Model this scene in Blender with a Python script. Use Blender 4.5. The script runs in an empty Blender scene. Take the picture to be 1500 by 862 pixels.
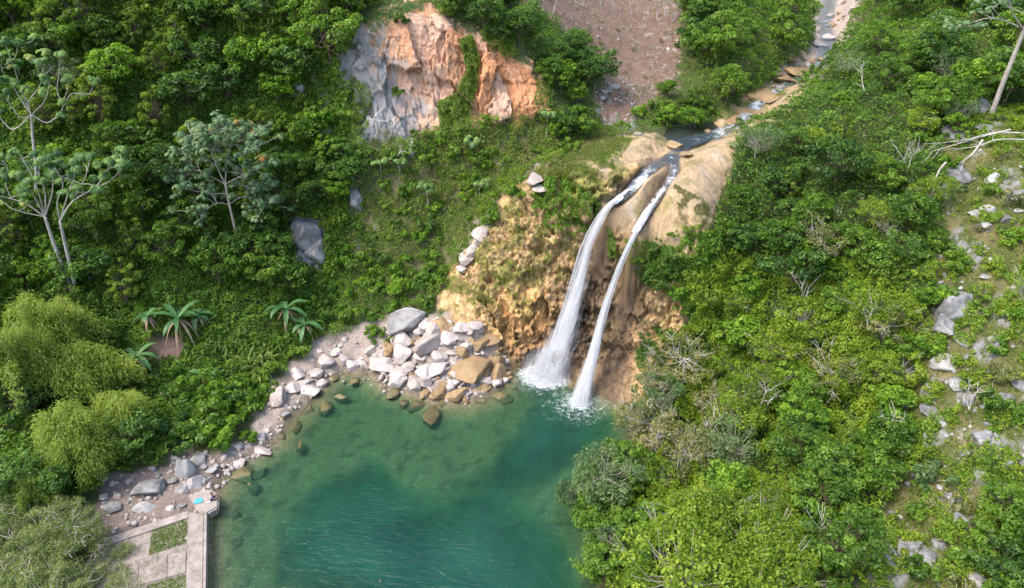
import bpy, math, random, time
import numpy as np
T0 = time.time()
rng = np.random.default_rng(11)
random.seed(5)
scene = bpy.context.scene
COL = scene.collection
# ------------------------------------------------------------------ camera geometry
F = 1071.0
CAM = np.array([0.0, 0.0, 50.0])
CP, SP = math.cos(math.radians(30)), math.sin(math.radians(30))

def ray(u, v):
    c = (431.0 - v) / F
    return np.array([(u - 750.0) / F, CP + SP * c, -SP + CP * c])
def at_y(u, v, y):
    d = ray(u, v); return CAM + d * (y / d[1])
def at_z(u, v, z):
    d = ray(u, v); return CAM + d * ((z - 50.0) / d[2])
def proj(P):
    d = np.asarray(P, float).reshape(-1, 3) - CAM
    dep = np.maximum(d[:, 1] * CP - d[:, 2] * SP, 0.1)
    up = d[:, 1] * SP + d[:, 2] * CP
    return np.stack([750 + F * d[:, 0] / dep, 431 - F * up / dep], 1)

# ------------------------------------------------------------------ noise
_perm = np.random.default_rng(3).permutation(256).astype(np.int64)
_perm = np.concatenate([_perm, _perm, _perm])
_g = np.random.default_rng(4).normal(size=(256, 3)); _g /= np.linalg.norm(_g, axis=1)[:, None]
def perlin(p):
    p = np.asarray(p, float)
    i = np.floor(p).astype(np.int64); f = p - i; i &= 255
    w = f * f * f * (f * (f * 6 - 15) + 10)
    out = 0
    for dx in (0, 1):
        wx = w[:, 0] if dx else 1 - w[:, 0]
        for dy in (0, 1):
            wy = w[:, 1] if dy else 1 - w[:, 1]
            for dz in (0, 1):
                wz = w[:, 2] if dz else 1 - w[:, 2]
                h = _perm[_perm[_perm[(i[:, 0] + dx)] + i[:, 1] + dy] + i[:, 2] + dz]
                g = _g[h]
                out = out + wx * wy * wz * (g[:, 0] * (f[:, 0] - dx) + g[:, 1] * (f[:, 1] - dy) + g[:, 2] * (f[:, 2] - dz))
    return out * 1.6
def fbm(p, octs=4, gain=0.5, ridged=False):
    p = np.asarray(p, float); a, s, o = 1.0, 0.0, 0
    for k in range(octs):
        n = perlin(p * (2.03 ** k) + 17.3 * k)
        if ridged: n = 1 - 2 * np.abs(n)
        o = o + a * n; s += a; a *= gain
    return o / s
def worley(p, seed=0):
    """F1, F2 distances to jittered cell points, and the id of the cell"""
    p = np.asarray(p, float); i = np.floor(p).astype(np.int64)
    f1 = np.full(len(p), 9.0); f2 = np.full(len(p), 9.0); off = np.zeros((len(p), 3)); cid = np.zeros(len(p), np.int64)
    for dx in (-1, 0, 1):
        for dy in (-1, 0, 1):
            for dz in (-1, 0, 1):
                c = i + (dx, dy, dz); k = c & 255
                h = _perm[_perm[_perm[k[:, 0]] + k[:, 1]] + k[:, 2]]
                q = c + 0.5 + 0.45 * _g[(h + seed) % 256]
                d = np.linalg.norm(p - q, axis=1)
                n1 = d < f1
                f2 = np.where(n1, f1, np.minimum(f2, d)); cid = np.where(n1, h, cid); f1 = np.where(n1, d, f1); off = np.where(n1[:, None], p - q, off)
    return f1, f2, cid, off
def facets(p, seed=0, tilt=1.0):
    """broken rock: every cell a tilted plane"""
    f1, f2, cid, off = worley(p, seed)
    return (_perm[(cid * 7 + seed) % 256] / 255.0 - .5) + tilt * (off * _g[(cid * 5 + seed) % 256]).sum(1)
def smooth(a, b, x):
    t = np.clip((x - a) / (b - a), 0, 1); return t * t * (3 - 2 * t)
def inpoly(pts, poly):
    x, y = pts[:, 0], pts[:, 1]; r = np.zeros(len(x), bool); n = len(poly)
    for k in range(n):
        x1, y1 = poly[k]; x2, y2 = poly[(k + 1) % n]
        if y1 == y2: continue
        c = ((y1 > y) != (y2 > y)) & (x < (x2 - x1) * (y - y1) / (y2 - y1) + x1)
        r ^= c
    return r
def polydist(pts, poly, closed=True):
    """distance to a polyline, and the parameter (segment index + t) of the nearest point"""
    best = np.full(len(pts), 1e9); par = np.zeros(len(pts)); n = len(poly)
    for k in range(n if closed else n - 1):
        a = np.array(poly[k][:2], float); b = np.array(poly[(k + 1) % n][:2], float); ab = b - a
        t = np.clip(((pts - a) @ ab) / max(ab @ ab, 1e-9), 0, 1)
        d = np.linalg.norm(pts - a - t[:, None] * ab, axis=1)
        m = d < best; best = np.where(m, d, best); par = np.where(m, k + t, par)
    return best, par
def sdpoly(pts, poly):
    d, _ = polydist(pts, poly); return np.where(inpoly(pts, poly), -d, d)   # negative inside

# ------------------------------------------------------------------ mesh and object helpers
def make_mesh(name, V, faces, mat=None, attrs=None, smooth_shade=False):
    """V Nx3; faces: list of integer arrays, each MxK"""
    me = bpy.data.meshes.new(name)
    V = np.asarray(V, np.float32); me.vertices.add(len(V)); me.vertices.foreach_set('co', V.ravel())
    fl = [np.asarray(f, np.int32) for f in (faces if isinstance(faces, list) else [faces]) if len(f)]
    loops = np.concatenate([f.ravel() for f in fl]); tot = np.concatenate([np.full(len(f), f.shape[1], np.int32) for f in fl])
    st = np.concatenate([[0], np.cumsum(tot)[:-1]]).astype(np.int32)
    me.loops.add(len(loops)); me.loops.foreach_set('vertex_index', loops)
    me.polygons.add(len(tot)); me.polygons.foreach_set('loop_start', st); me.polygons.foreach_set('loop_total', tot)
    if smooth_shade: me.polygons.foreach_set('use_smooth', np.ones(len(tot), bool))
    me.update(calc_edges=True)
    for k, a in (attrs or {}).items():
        a = np.asarray(a, np.float32)
        if a.ndim == 1: me.attributes.new(k, 'FLOAT', 'POINT').data.foreach_set('value', a)
        elif a.shape[1] == 3 and k != 'flow':
            c = np.concatenate([a, np.ones((len(a), 1), np.float32)], 1)
            me.attributes.new(k, 'FLOAT_COLOR', 'POINT').data.foreach_set('color', c.ravel())
        else: me.attributes.new(k, 'FLOAT_VECTOR', 'POINT').data.foreach_set('vector', a.ravel())
    if mat: me.materials.append(mat)
    return me
def link(name, me, parent=None):
    o = bpy.data.objects.new(name, me); COL.objects.link(o)
    if parent: o.parent = parent
    return o
def empty(name, loc=(0, 0, 0)):
    o = bpy.data.objects.new(name, None); COL.objects.link(o); o.location = loc; o.empty_display_size = .3
    return o
THINGS = []
def tag(o, look=None, cat=None, group=None, pos=None, label=None):
    """registers a thing; labels are written at the end, when all are known"""
    o['category'] = cat
    if group: o['group'] = group
    THINGS.append(dict(o=o, look=look, pos=pos, label=label))
    return o
def struct(o, kind='structure', label=None):
    o['kind'] = kind
    if label: o['label'] = label
    return o
class Geo:
    """collects geometry of one mesh"""
    def __init__(s): s.v = []; s.f = {}; s.n = 0; s.a = []
    def add(s, V, Fs, a=0.0):
        V = np.asarray(V, float)
        for f in (Fs if isinstance(Fs, list) else [Fs]):
            f = np.asarray(f)
            if len(f): s.f.setdefault(f.shape[1], []).append(f + s.n)
        s.v.append(V); s.n += len(V); s.a.append(np.broadcast_to(np.asarray(a, float), (len(V),)) if np.ndim(a) < 2 else a)
        return s
    def mesh(s, name, mat, sm=False, attr='v'):
        return make_mesh(name, np.concatenate(s.v), [np.concatenate(x) for x in s.f.values()], mat, {attr: np.concatenate(s.a)}, sm)
def tube(pts, rad, sides=6):
    P = np.asarray(pts, float); n = len(P); rad = np.broadcast_to(np.asarray(rad, float), (n,))
    T = np.gradient(P, axis=0); T /= np.linalg.norm(T, axis=1)[:, None] + 1e-9
    ref = np.array([0.31, 0.87, 0.2]); A = np.cross(T, ref); A /= np.linalg.norm(A, axis=1)[:, None] + 1e-9; B = np.cross(T, A)
    ang = np.arange(sides) * 2 * math.pi / sides
    V = (P[:, None] + rad[:, None, None] * (np.cos(ang)[None, :, None] * A[:, None] + np.sin(ang)[None, :, None] * B[:, None])).reshape(-1, 3)
    i, j = np.meshgrid(np.arange(n - 1), np.arange(sides), indexing='ij'); j2 = (j + 1) % sides
    Q = np.stack([i * sides + j, i * sides + j2, (i + 1) * sides + j2, (i + 1) * sides + j], -1).reshape(-1, 4)
    caps = np.array([list(range((n - 1) * sides, n * sides))])
    return V, [Q, caps]
def spline(pts, m=8):
    P = np.asarray(pts, float); n = len(P); t = np.linspace(0, n - 1, (n - 1) * m + 1); out = []
    for x in t:
        k = min(int(x), n - 2); f = x - k
        p0, p1, p2, p3 = P[max(k - 1, 0)], P[k], P[k + 1], P[min(k + 2, n - 1)]
        out.append(.5 * (2 * p1 + (p2 - p0) * f + (2 * p0 - 5 * p1 + 4 * p2 - p3) * f * f + (3 * p1 - p0 - 3 * p2 + p3) * f ** 3))
    return np.array(out)
def unit(a): return a / (np.linalg.norm(a, axis=-1, keepdims=True) + 1e-9)
def leaves(P, N, D, L, W, fold=.15, droop=.12):
    """one folded four-cornered leaf per row"""
    L = np.broadcast_to(L, (len(P),))[:, None]; W = np.broadcast_to(W, (len(P),))[:, None]
    N = unit(N); D = unit(D - N * np.sum(N * D, 1)[:, None]); S = np.cross(N, D)
    b = P - D * L * .5; t = P + D * L * .5 - N * L * droop
    V = np.stack([b, P + S * W * .5 + N * W * fold, t, P - S * W * .5 + N * W * fold], 1).reshape(-1, 3)
    return V, np.arange(len(P) * 4).reshape(-1, 4)
def quadgrid(nu, nv):
    i, j = np.meshgrid(np.arange(nu - 1), np.arange(nv - 1), indexing='ij')
    return np.stack([i * nv + j, (i + 1) * nv + j, (i + 1) * nv + j + 1, i * nv + j + 1], -1).reshape(-1, 4)

# ------------------------------------------------------------------ materials
def nt(name):
    m = bpy.data.materials.new(name); m.use_nodes = True; t = m.node_tree
    for n in list(t.nodes): t.nodes.remove(n)
    out = t.nodes.new('ShaderNodeOutputMaterial')
    def N(kind, **kw):
        n = t.nodes.new('ShaderNode' + kind)
        for k, x in kw.items():
            if k.startswith('_'): setattr(n, k[1:], x)
            else: n.inputs[k.replace('_', ' ')].default_value = x
        return n
    return m, N, t.links.new, out
def ramp(N, stops):
    r = N('ValToRGB'); e = r.color_ramp.elements
    while len(e) < len(stops): e.new(.5)
    for x, (p, c) in zip(e, stops): x.position = p; x.color = (*c, 1)
    return r
def leaf_mat(name, stops, trans=.35, rough=.5, spread=.45):
    m, N, L, out = nt(name)
    a = N('Attribute', _attribute_name='v'); oi = N('ObjectInfo')
    s = N('Math', _operation='MULTIPLY_ADD'); L(oi.outputs['Random'], s.inputs[0]); s.inputs[1].default_value = spread; s.inputs[2].default_value = -spread / 2
    ad = N('Math', _operation='ADD'); L(a.outputs['Fac'], ad.inputs[0]); L(s.outputs[0], ad.inputs[1])
    r = ramp(N, stops); L(ad.outputs[0], r.inputs[0])
    p = N('BsdfPrincipled', Roughness=rough); p.inputs['Specular IOR Level'].default_value = .35; L(r.outputs[0], p.inputs['Base Color'])
    tr = N('BsdfTranslucent'); g = N('Mix', _data_type='RGBA', _blend_type='MULTIPLY'); g.inputs[0].default_value = 1
    L(r.outputs[0], g.inputs[6]); g.inputs[7].default_value = (1.3, 1.25, .7, 1); L(g.outputs[2], tr.inputs[0])
    mx = N('MixShader'); mx.inputs[0].default_value = trans; L(p.outputs[0], mx.inputs[1]); L(tr.outputs[0], mx.inputs[2]); L(mx.outputs[0], out.inputs[0])
    return m
def rough_mat(name, c1, c2, scale=1.5, bump=.4, rough=.85, tint=.25, c3=None, objspace=True, bscale=6.0):
    """stone, bark, earth: two or three colours over noise, per-object tint, bump"""
    m, N, L, out = nt(name)
    tc = N('TexCoord'); oi = N('ObjectInfo'); n = N('TexNoise', Scale=scale, Detail=7, Roughness=.65)
    L(tc.outputs['Object'], n.inputs['Vector'])
    ad = N('Math', _operation='MULTIPLY_ADD'); L(oi.outputs['Random'], ad.inputs[0]); ad.inputs[1].default_value = tint; L(n.outputs[0], ad.inputs[2])
    st = [(.3 + tint / 2, c1), (.68 + tint / 2, c2)] if c3 is None else [(.3 + tint / 2, c1), (.5 + tint / 2, c2), (.7 + tint / 2, c3)]
    r = ramp(N, st); L(ad.outputs[0], r.inputs[0])
    p = N('BsdfPrincipled', Roughness=rough); p.inputs['Specular IOR Level'].default_value = .3; L(r.outputs[0], p.inputs['Base Color'])
    b = N('Bump', Strength=bump, Distance=.12); n2 = N('TexNoise', Scale=bscale, Detail=6, Roughness=.7); L(tc.outputs['Object'], n2.inputs['Vector'])
    L(n2.outputs[0], b.inputs['Height']); L(b.outputs[0], p.inputs['Normal']); L(p.outputs[0], out.inputs[0])
    return m
def attr_mat(name, bump=.5, rough=.85, bscale=5.0, vary=.35, spec=.25, nscale=9.0):
    """base colour from the mesh's own 'base' colour attribute, broken up by fine noise"""
    m, N, L, out = nt(name)
    a = N('Attribute', _attribute_name='base'); tc = N('TexCoord')
    n = N('TexNoise', Scale=nscale, Detail=6, Roughness=.7); L(tc.outputs['Object'], n.inputs['Vector'])
    mr = N('MapRange'); mr.inputs[1].default_value = .25; mr.inputs[2].default_value = .75; mr.inputs[3].default_value = 1 - vary; mr.inputs[4].default_value = 1 + vary
    L(n.outputs[0], mr.inputs[0])
    g = N('VectorMath', _operation='SCALE'); L(a.outputs['Color'], g.inputs[0]); L(mr.outputs[0], g.inputs['Scale'])
    p = N('BsdfPrincipled', Roughness=rough); p.inputs['Specular IOR Level'].default_value = spec; L(g.outputs[0], p.inputs['Base Color'])
    n2 = N('TexNoise', Scale=bscale, Detail=8, Roughness=.72); L(tc.outputs['Object'], n2.inputs['Vector'])
    b = N('Bump', Strength=bump, Distance=.2); L(n2.outputs[0], b.inputs['Height']); L(b.outputs[0], p.inputs['Normal']); L(p.outputs[0], out.inputs[0])
    return m
# ------------------------------------------------------------------ terrain
Y, Z = 'y', 'z'
CTRL = [
 # valley floor left of the pool
 (0,862,Z,1.5),(150,862,Z,1.2),(280,862,Z,.9),(290,752,Z,.9),(0,720,Z,2.6),(150,720,Z,1.4),(240,700,Z,.9),(60,640,Z,3.4),(200,640,Z,2.2),(300,620,Z,1.6),
 (390,590,Z,.8),(430,570,Z,.7),(0,520,Y,64),(150,520,Y,65.5),(300,520,Y,67.5),(400,500,Y,70.5),
 # left jungle slope
 (0,430,Y,70),(100,430,Y,71),(260,430,Y,73),(400,430,Y,76),(480,440,Y,77),(0,300,Y,77),(150,300,Y,79),(300,300,Y,82),(430,360,Y,80.5),(400,300,Y,84),
 (0,150,Y,84),(200,150,Y,87),(400,150,Y,90),(0,0,Y,93),(200,0,Y,95),(400,0,Y,97),(500,0,Y,99),(0,-120,Y,105),(250,-120,Y,107),(500,-120,Y,111),
 # orange cliff
 (550,0,Y,100),(500,110,Y,91.5),(560,60,Y,92.8),(560,200,Y,88.8),(640,40,Y,95),(640,190,Y,90.5),(700,60,Y,95),(700,180,Y,91),(770,105,Y,94.5),(790,170,Y,92),(740,180,Y,91.3),
 (600,120,Y,91.8),(600,8,Y,97.5),(690,15,Y,100),(620,-80,Y,110),
 # vegetated slope below it
 (560,230,Y,87.5),(640,230,Y,89),(720,220,Y,90),(790,205,Y,91),(520,300,Y,84),(600,300,Y,84.5),(680,300,Y,84.5),(740,260,Y,87),(560,400,Y,78.5),(640,390,Y,79.5),(600,450,Y,75),(520,460,Y,75),
 # boulder bank
 (540,530,Z,.7),(600,520,Z,2.3),(640,485,Z,4.2),(600,470,Z,4.2),(690,480,Z,4.6),(700,530,Z,2.0),(650,530,Z,2.2),(660,570,Z,.4),(560,540,Z,.6),
 # waterfall cliff
 (650,445,Y,74.5),(690,380,Y,78),(720,320,Y,80.8),(740,290,Y,82),(760,450,Y,73),(740,520,Y,70.5),(790,380,Y,75.5),(800,310,Y,78.7),(840,320,Y,77.3),(790,470,Y,72),(850,430,Y,73),
 (870,370,Y,74.8),(890,320,Y,76.2),(900,420,Y,72.8),(900,500,Y,69.8),(930,400,Y,72.6),(960,450,Y,70.2),(950,530,Y,66),(1000,470,Y,68.5),(840,500,Y,70.5),(880,560,Y,66.2),
 (905,293,Z,18.2),(850,270,Z,19.4),(860,230,Z,20.8),(800,250,Z,19.6),(940,300,Z,18.0),(920,333,Y,73.6),(990,300,Z,19.0),(1030,260,Z,20.6),(985,350,Y,71.7),(1040,330,Y,71),(1010,300,Z,18.9),
 (960,245,Z,20.1),(1000,218,Z,20.8),(1060,220,Z,21.8),(950,205,Z,21.4),(1000,185,Z,21.0),(1060,178,Z,22.0),(870,212,Y,87.5),
 # river valley upstream
 (1110,150,Z,22.5),(1150,120,Z,23.4),(1200,90,Z,24.8),(1210,50,Z,26.3),(1215,0,Z,28.6),(1215,-40,Z,31),
 (1150,72,Z,27.0),(1080,90,Y,106),(1120,20,Y,128),(1020,100,Y,110),(950,150,Y,99),(880,190,Y,94.5),(900,100,Y,109),(900,0,Y,127),(985,0,Y,129),(820,20,Y,113),(830,130,Y,97),
 (900,-120,Y,160),(1100,-120,Y,170),(1350,-120,Y,155),(700,-120,Y,128),
 # right side
 (1260,70,Y,111),(1300,0,Y,132),(1400,50,Y,107),(1480,0,Y,112),(1500,150,Y,88),(1400,180,Y,82),(1250,150,Y,91),(1160,170,Y,92),(1100,215,Y,85),(1080,280,Y,78),(1060,350,Y,73),
 (1200,280,Y,78),(1300,280,Y,75),(1150,400,Y,70),(1040,440,Y,70),(1000,550,Y,65),(1080,560,Y,64),(1000,680,Z,1.0),(1050,800,Z,2.2),(1150,700,Z,3.6),(1150,600,Y,58),
 (1250,600,Y,56),(1250,500,Y,60.5),(1250,400,Y,67),(1350,400,Y,63.5),(1480,400,Y,60.5),(1400,300,Y,70.5),(1500,280,Y,69),(1350,500,Y,57.5),(1480,500,Y,54.5),
 (1350,600,Y,51.5),(1480,600,Y,47.5),(1350,700,Y,45),(1480,700,Y,43),(1250,750,Z,4.0),(1350,820,Y,38),(1480,862,Y,35),(1200,862,Z,3.2),
]
CW = [(-90,20,14),(-60,30,6),(-85,60,26),(-90,100,44),(-90,170,62),(-40,18,1.0),(0,12,.6),(40,18,6),(75,40,24),(85,70,36),(98,110,44),(100,170,52),(55,185,42),(-45,160,66),(5,185,50),(50,212,44),(-90,215,70),(100,215,56)]
PT = np.array([at_y(u, v, w) if k == Y else at_z(u, v, w) for u, v, k, w in CTRL] + [np.array(c, float) for c in CW])
_c = 2.0
def _phi(r2): return np.sqrt(r2 + _c * _c)
_A = _phi(((PT[:, None, :2] - PT[None, :, :2]) ** 2).sum(-1)); n_ = len(PT)
_M = np.zeros((n_ + 3, n_ + 3)); _M[:n_, :n_] = _A - np.eye(n_) * .25
_M[:n_, n_] = 1; _M[:n_, n_ + 1:] = PT[:, :2]; _M[n_, :n_] = 1; _M[n_ + 1:, :n_] = PT[:, :2].T
_W = np.linalg.solve(_M, np.concatenate([PT[:, 2], [0, 0, 0]]))
def rbf(xy):
    out = np.empty(len(xy))
    for s in range(0, len(xy), 40000):
        q = xy[s:s + 40000]
        out[s:s + 40000] = _phi(((q[:, None] - PT[None, :, :2]) ** 2).sum(-1)) @ _W[:n_] + _W[n_] + q @ _W[n_ + 1:]
    return out
POOL_PX = [(285,905),(297,862),(301,753),(318,724),(333,690),(372,668),(405,648),(428,612),(458,588),(482,558),(502,547),(540,549),(565,569),(600,579),(640,592),(682,592),(720,580),(742,563),(752,540),(785,533),
           (830,556),(870,577),(912,596),(935,612),(935,650),(915,700),(895,760),(885,820),(885,905)]
POOL = [tuple(at_z(u, v, 0)[:2]) for u, v in POOL_PX] + [(9.5, 28), (4, 20), (-10, 18), (-22, 22), (-24.6, 30)]
# stream above the falls: the channel in plan with its water level
STREAM_PX = [(1216,-45,31.2),(1216,-5,28.7),(1208,30,27.2),(1212,62,26.0),(1196,95,24.6),(1158,118,23.5),(1120,142,22.6),(1092,170,21.6),(1050,196,21.0),(1010,205,20.75),(985,228,20.4)]
STREAM = np.array([at_z(*p) for p in STREAM_PX])
LEFT_PX = [(985,228,20.4),(958,243,20.0),(938,262,19.4),(915,286,18.4),(900,296,18.0)]
RIGHT_PX = [(985,228,20.4),(988,252,19.8),(972,278,18.9),(950,308,17.6),(932,338,16.1)]
LCH = np.array([at_z(*p) for p in LEFT_PX]); RCH = np.array([at_z(*p) for p in RIGHT_PX])
SIDE_POOL = [tuple(at_z(u, v, 20.85)[:2]) for u, v in [(975,196),(985,178),(1010,170),(1045,172),(1050,188),(1030,205),(1000,212)]]

TERR = [tuple(at_z(u, v, .8)[:2]) for u, v in [(138,797),(277,753),(300,751),(297,915),(85,915)]]
def height(xy):
    h = rbf(xy)
    d = sdpoly(xy, POOL)
    bed = -np.minimum(np.maximum(-d, 0) * .43, 4.8 + 0 * d)
    px = proj(np.c_[xy, np.zeros(len(xy))])
    bump = lambda cx, cy, rx, ry: np.exp(-(((px[:, 0] - cx) / rx) ** 2 + ((px[:, 1] - cy) / ry) ** 2))
    px = px + np.stack([fbm(np.c_[xy, 0 * d] * .12, 3), fbm(np.c_[xy, 0 * d] * .12 + 50, 3)], 1) * 70
    shoal = 3.8 * bump(580, 655, 150, 85) + 2.3 * bump(700, 720, 200, 90) + 3.4 * bump(325, 800, 95, 140) + 1.9 * bump(420, 640, 60, 60) + 3.4 * bump(520, 872, 80, 30) + 1.2 * bump(620, 600, 80, 24)
    bed = np.minimum(bed + shoal, -np.minimum(np.maximum(-d, 0) * .25, .8)) - .02
    out = np.where(d < 0, bed, np.maximum(h, .02) * smooth(0, 3.0, d) + np.minimum(d * .45, .6) * (1 - smooth(0, 3.0, d)))
    # keep the rock above the water line at the foot of the falls
    near = smooth(9, 4, np.abs(xy[:, 0] - 6)) * smooth(60, 63, xy[:, 1])
    out = np.where((d >= 0) & (d < 4), np.maximum(out, np.maximum(np.minimum(d * 1.6, h), 0) * near), out)
    # stream channel
    for path, wd, dp in ((STREAM, 2.6, .5), (LCH, 1.1, .5), (RCH, .9, .32)):
        q, t = polydist(xy, path[:, :2], False)
        zz = np.interp(t, np.arange(len(path)), path[:, 2])
        lo = zz - dp * (1 - (q / wd) ** 2 * .6)
        m = smooth(wd * 1.7, wd * .6, q)
        out = np.where((q < wd * 1.7), out * (1 - m) + lo * m, out)
    q = sdpoly(xy, TERR); m = smooth(.8, .0, q); out = out * (1 - m) + .35 * m
    q = sdpoly(xy, SIDE_POOL); m = smooth(1.2, -.6, q)
    out = out * (1 - m) + np.minimum(out, 20.2) * m
    return out

X0, X1, Y0, Y1 = -80.0, 92.0, 16.0, 214.0
GS = .4
gx = np.arange(X0, X1 + GS / 2, GS); gy = np.arange(Y0, Y1 + GS / 2, GS)
GXX, GYY = np.meshgrid(gx, gy, indexing='ij')
HG = height(np.c_[GXX.ravel(), GYY.ravel()]).reshape(GXX.shape)
def H(xy):
    xy = np.asarray(xy, float).reshape(-1, 2)
    fx = np.clip((xy[:, 0] - X0) / GS, 0, len(gx) - 1.001); fy = np.clip((xy[:, 1] - Y0) / GS, 0, len(gy) - 1.001)
    i = fx.astype(int); j = fy.astype(int); a = fx - i; b = fy - j
    return (HG[i, j] * (1 - a) + HG[i + 1, j] * a) * (1 - b) + (HG[i, j + 1] * (1 - a) + HG[i + 1, j + 1] * a) * b
def slope_n(xy):
    xy = np.asarray(xy, float).reshape(-1, 2); e = .5
    dx = (H(xy + (e, 0)) - H(xy - (e, 0))) / (2 * e); dy = (H(xy + (0, e)) - H(xy - (0, e))) / (2 * e)
    return unit(np.stack([-dx, -dy, np.ones(len(xy))], 1))
def ground(u, v, up=0.0):
    d = ray(u, v); t = np.arange(30, 260, .1); P = CAM + t[:, None] * d
    k = np.argmax(P[:, 2] - up < H(P[:, :2])); return P[k] if k else at_z(u, v, 5)

# pixel outlines of the rock and soil zones on the ground
TRAV = [(640,440),(662,398),(702,350),(735,300),(745,285),(790,250),(850,215),(930,195),(985,205),(1045,180),(1095,140),(1150,118),(1178,130),(1150,165),(1075,205),(1065,250),(1050,300),(1030,345),(1000,390),(995,440),(1002,472),(985,515),(955,565),(915,597),(870,578),(830,558),(790,535),(752,545),(742,560),(735,525),(705,485),(655,470)]
ORAN = [(497,108),(512,70),(555,20),(600,8),(660,33),(700,50),(760,88),(800,118),(802,168),(745,182),(705,178),(650,195),(600,215),(562,222),(540,200),(520,140)]
FIELD = [(770,0),(1000,-20),(998,60),(990,125),(950,165),(905,180),(886,190),(872,150),(880,100),(840,60),(800,20)]
FIELD_UP = [(735,-140),(1010,-140),(1000,0),(760,10)]
STONES = [(1188,-60),(1285,-60),(1272,0),(1235,70),(1215,105),(1170,130),(1120,150),(1095,150),(1150,100),(1185,80),(1192,40)]
BANK = [(383,606),(398,570),(440,535),(470,500),(540,478),(590,450),(650,468),(705,485),(742,520),(747,562),(682,600),(560,578),(480,560),(425,618),(395,670),(330,700),(315,670),(360,640)]
LBANK = [(140,760),(150,700),(240,680),(262,655),(345,672),(338,700),(318,730),(300,752),(296,900),(150,900)]
RSLOPE = [(1378,190),(1440,160),(1760,140),(1760,1000),(1230,1000),(1280,770),(1345,690),(1318,560),(1342,500),(1372,400),(1385,300)]
BANANA_SOIL = [(215,500),(265,490),(268,525),(225,530)]

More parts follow.
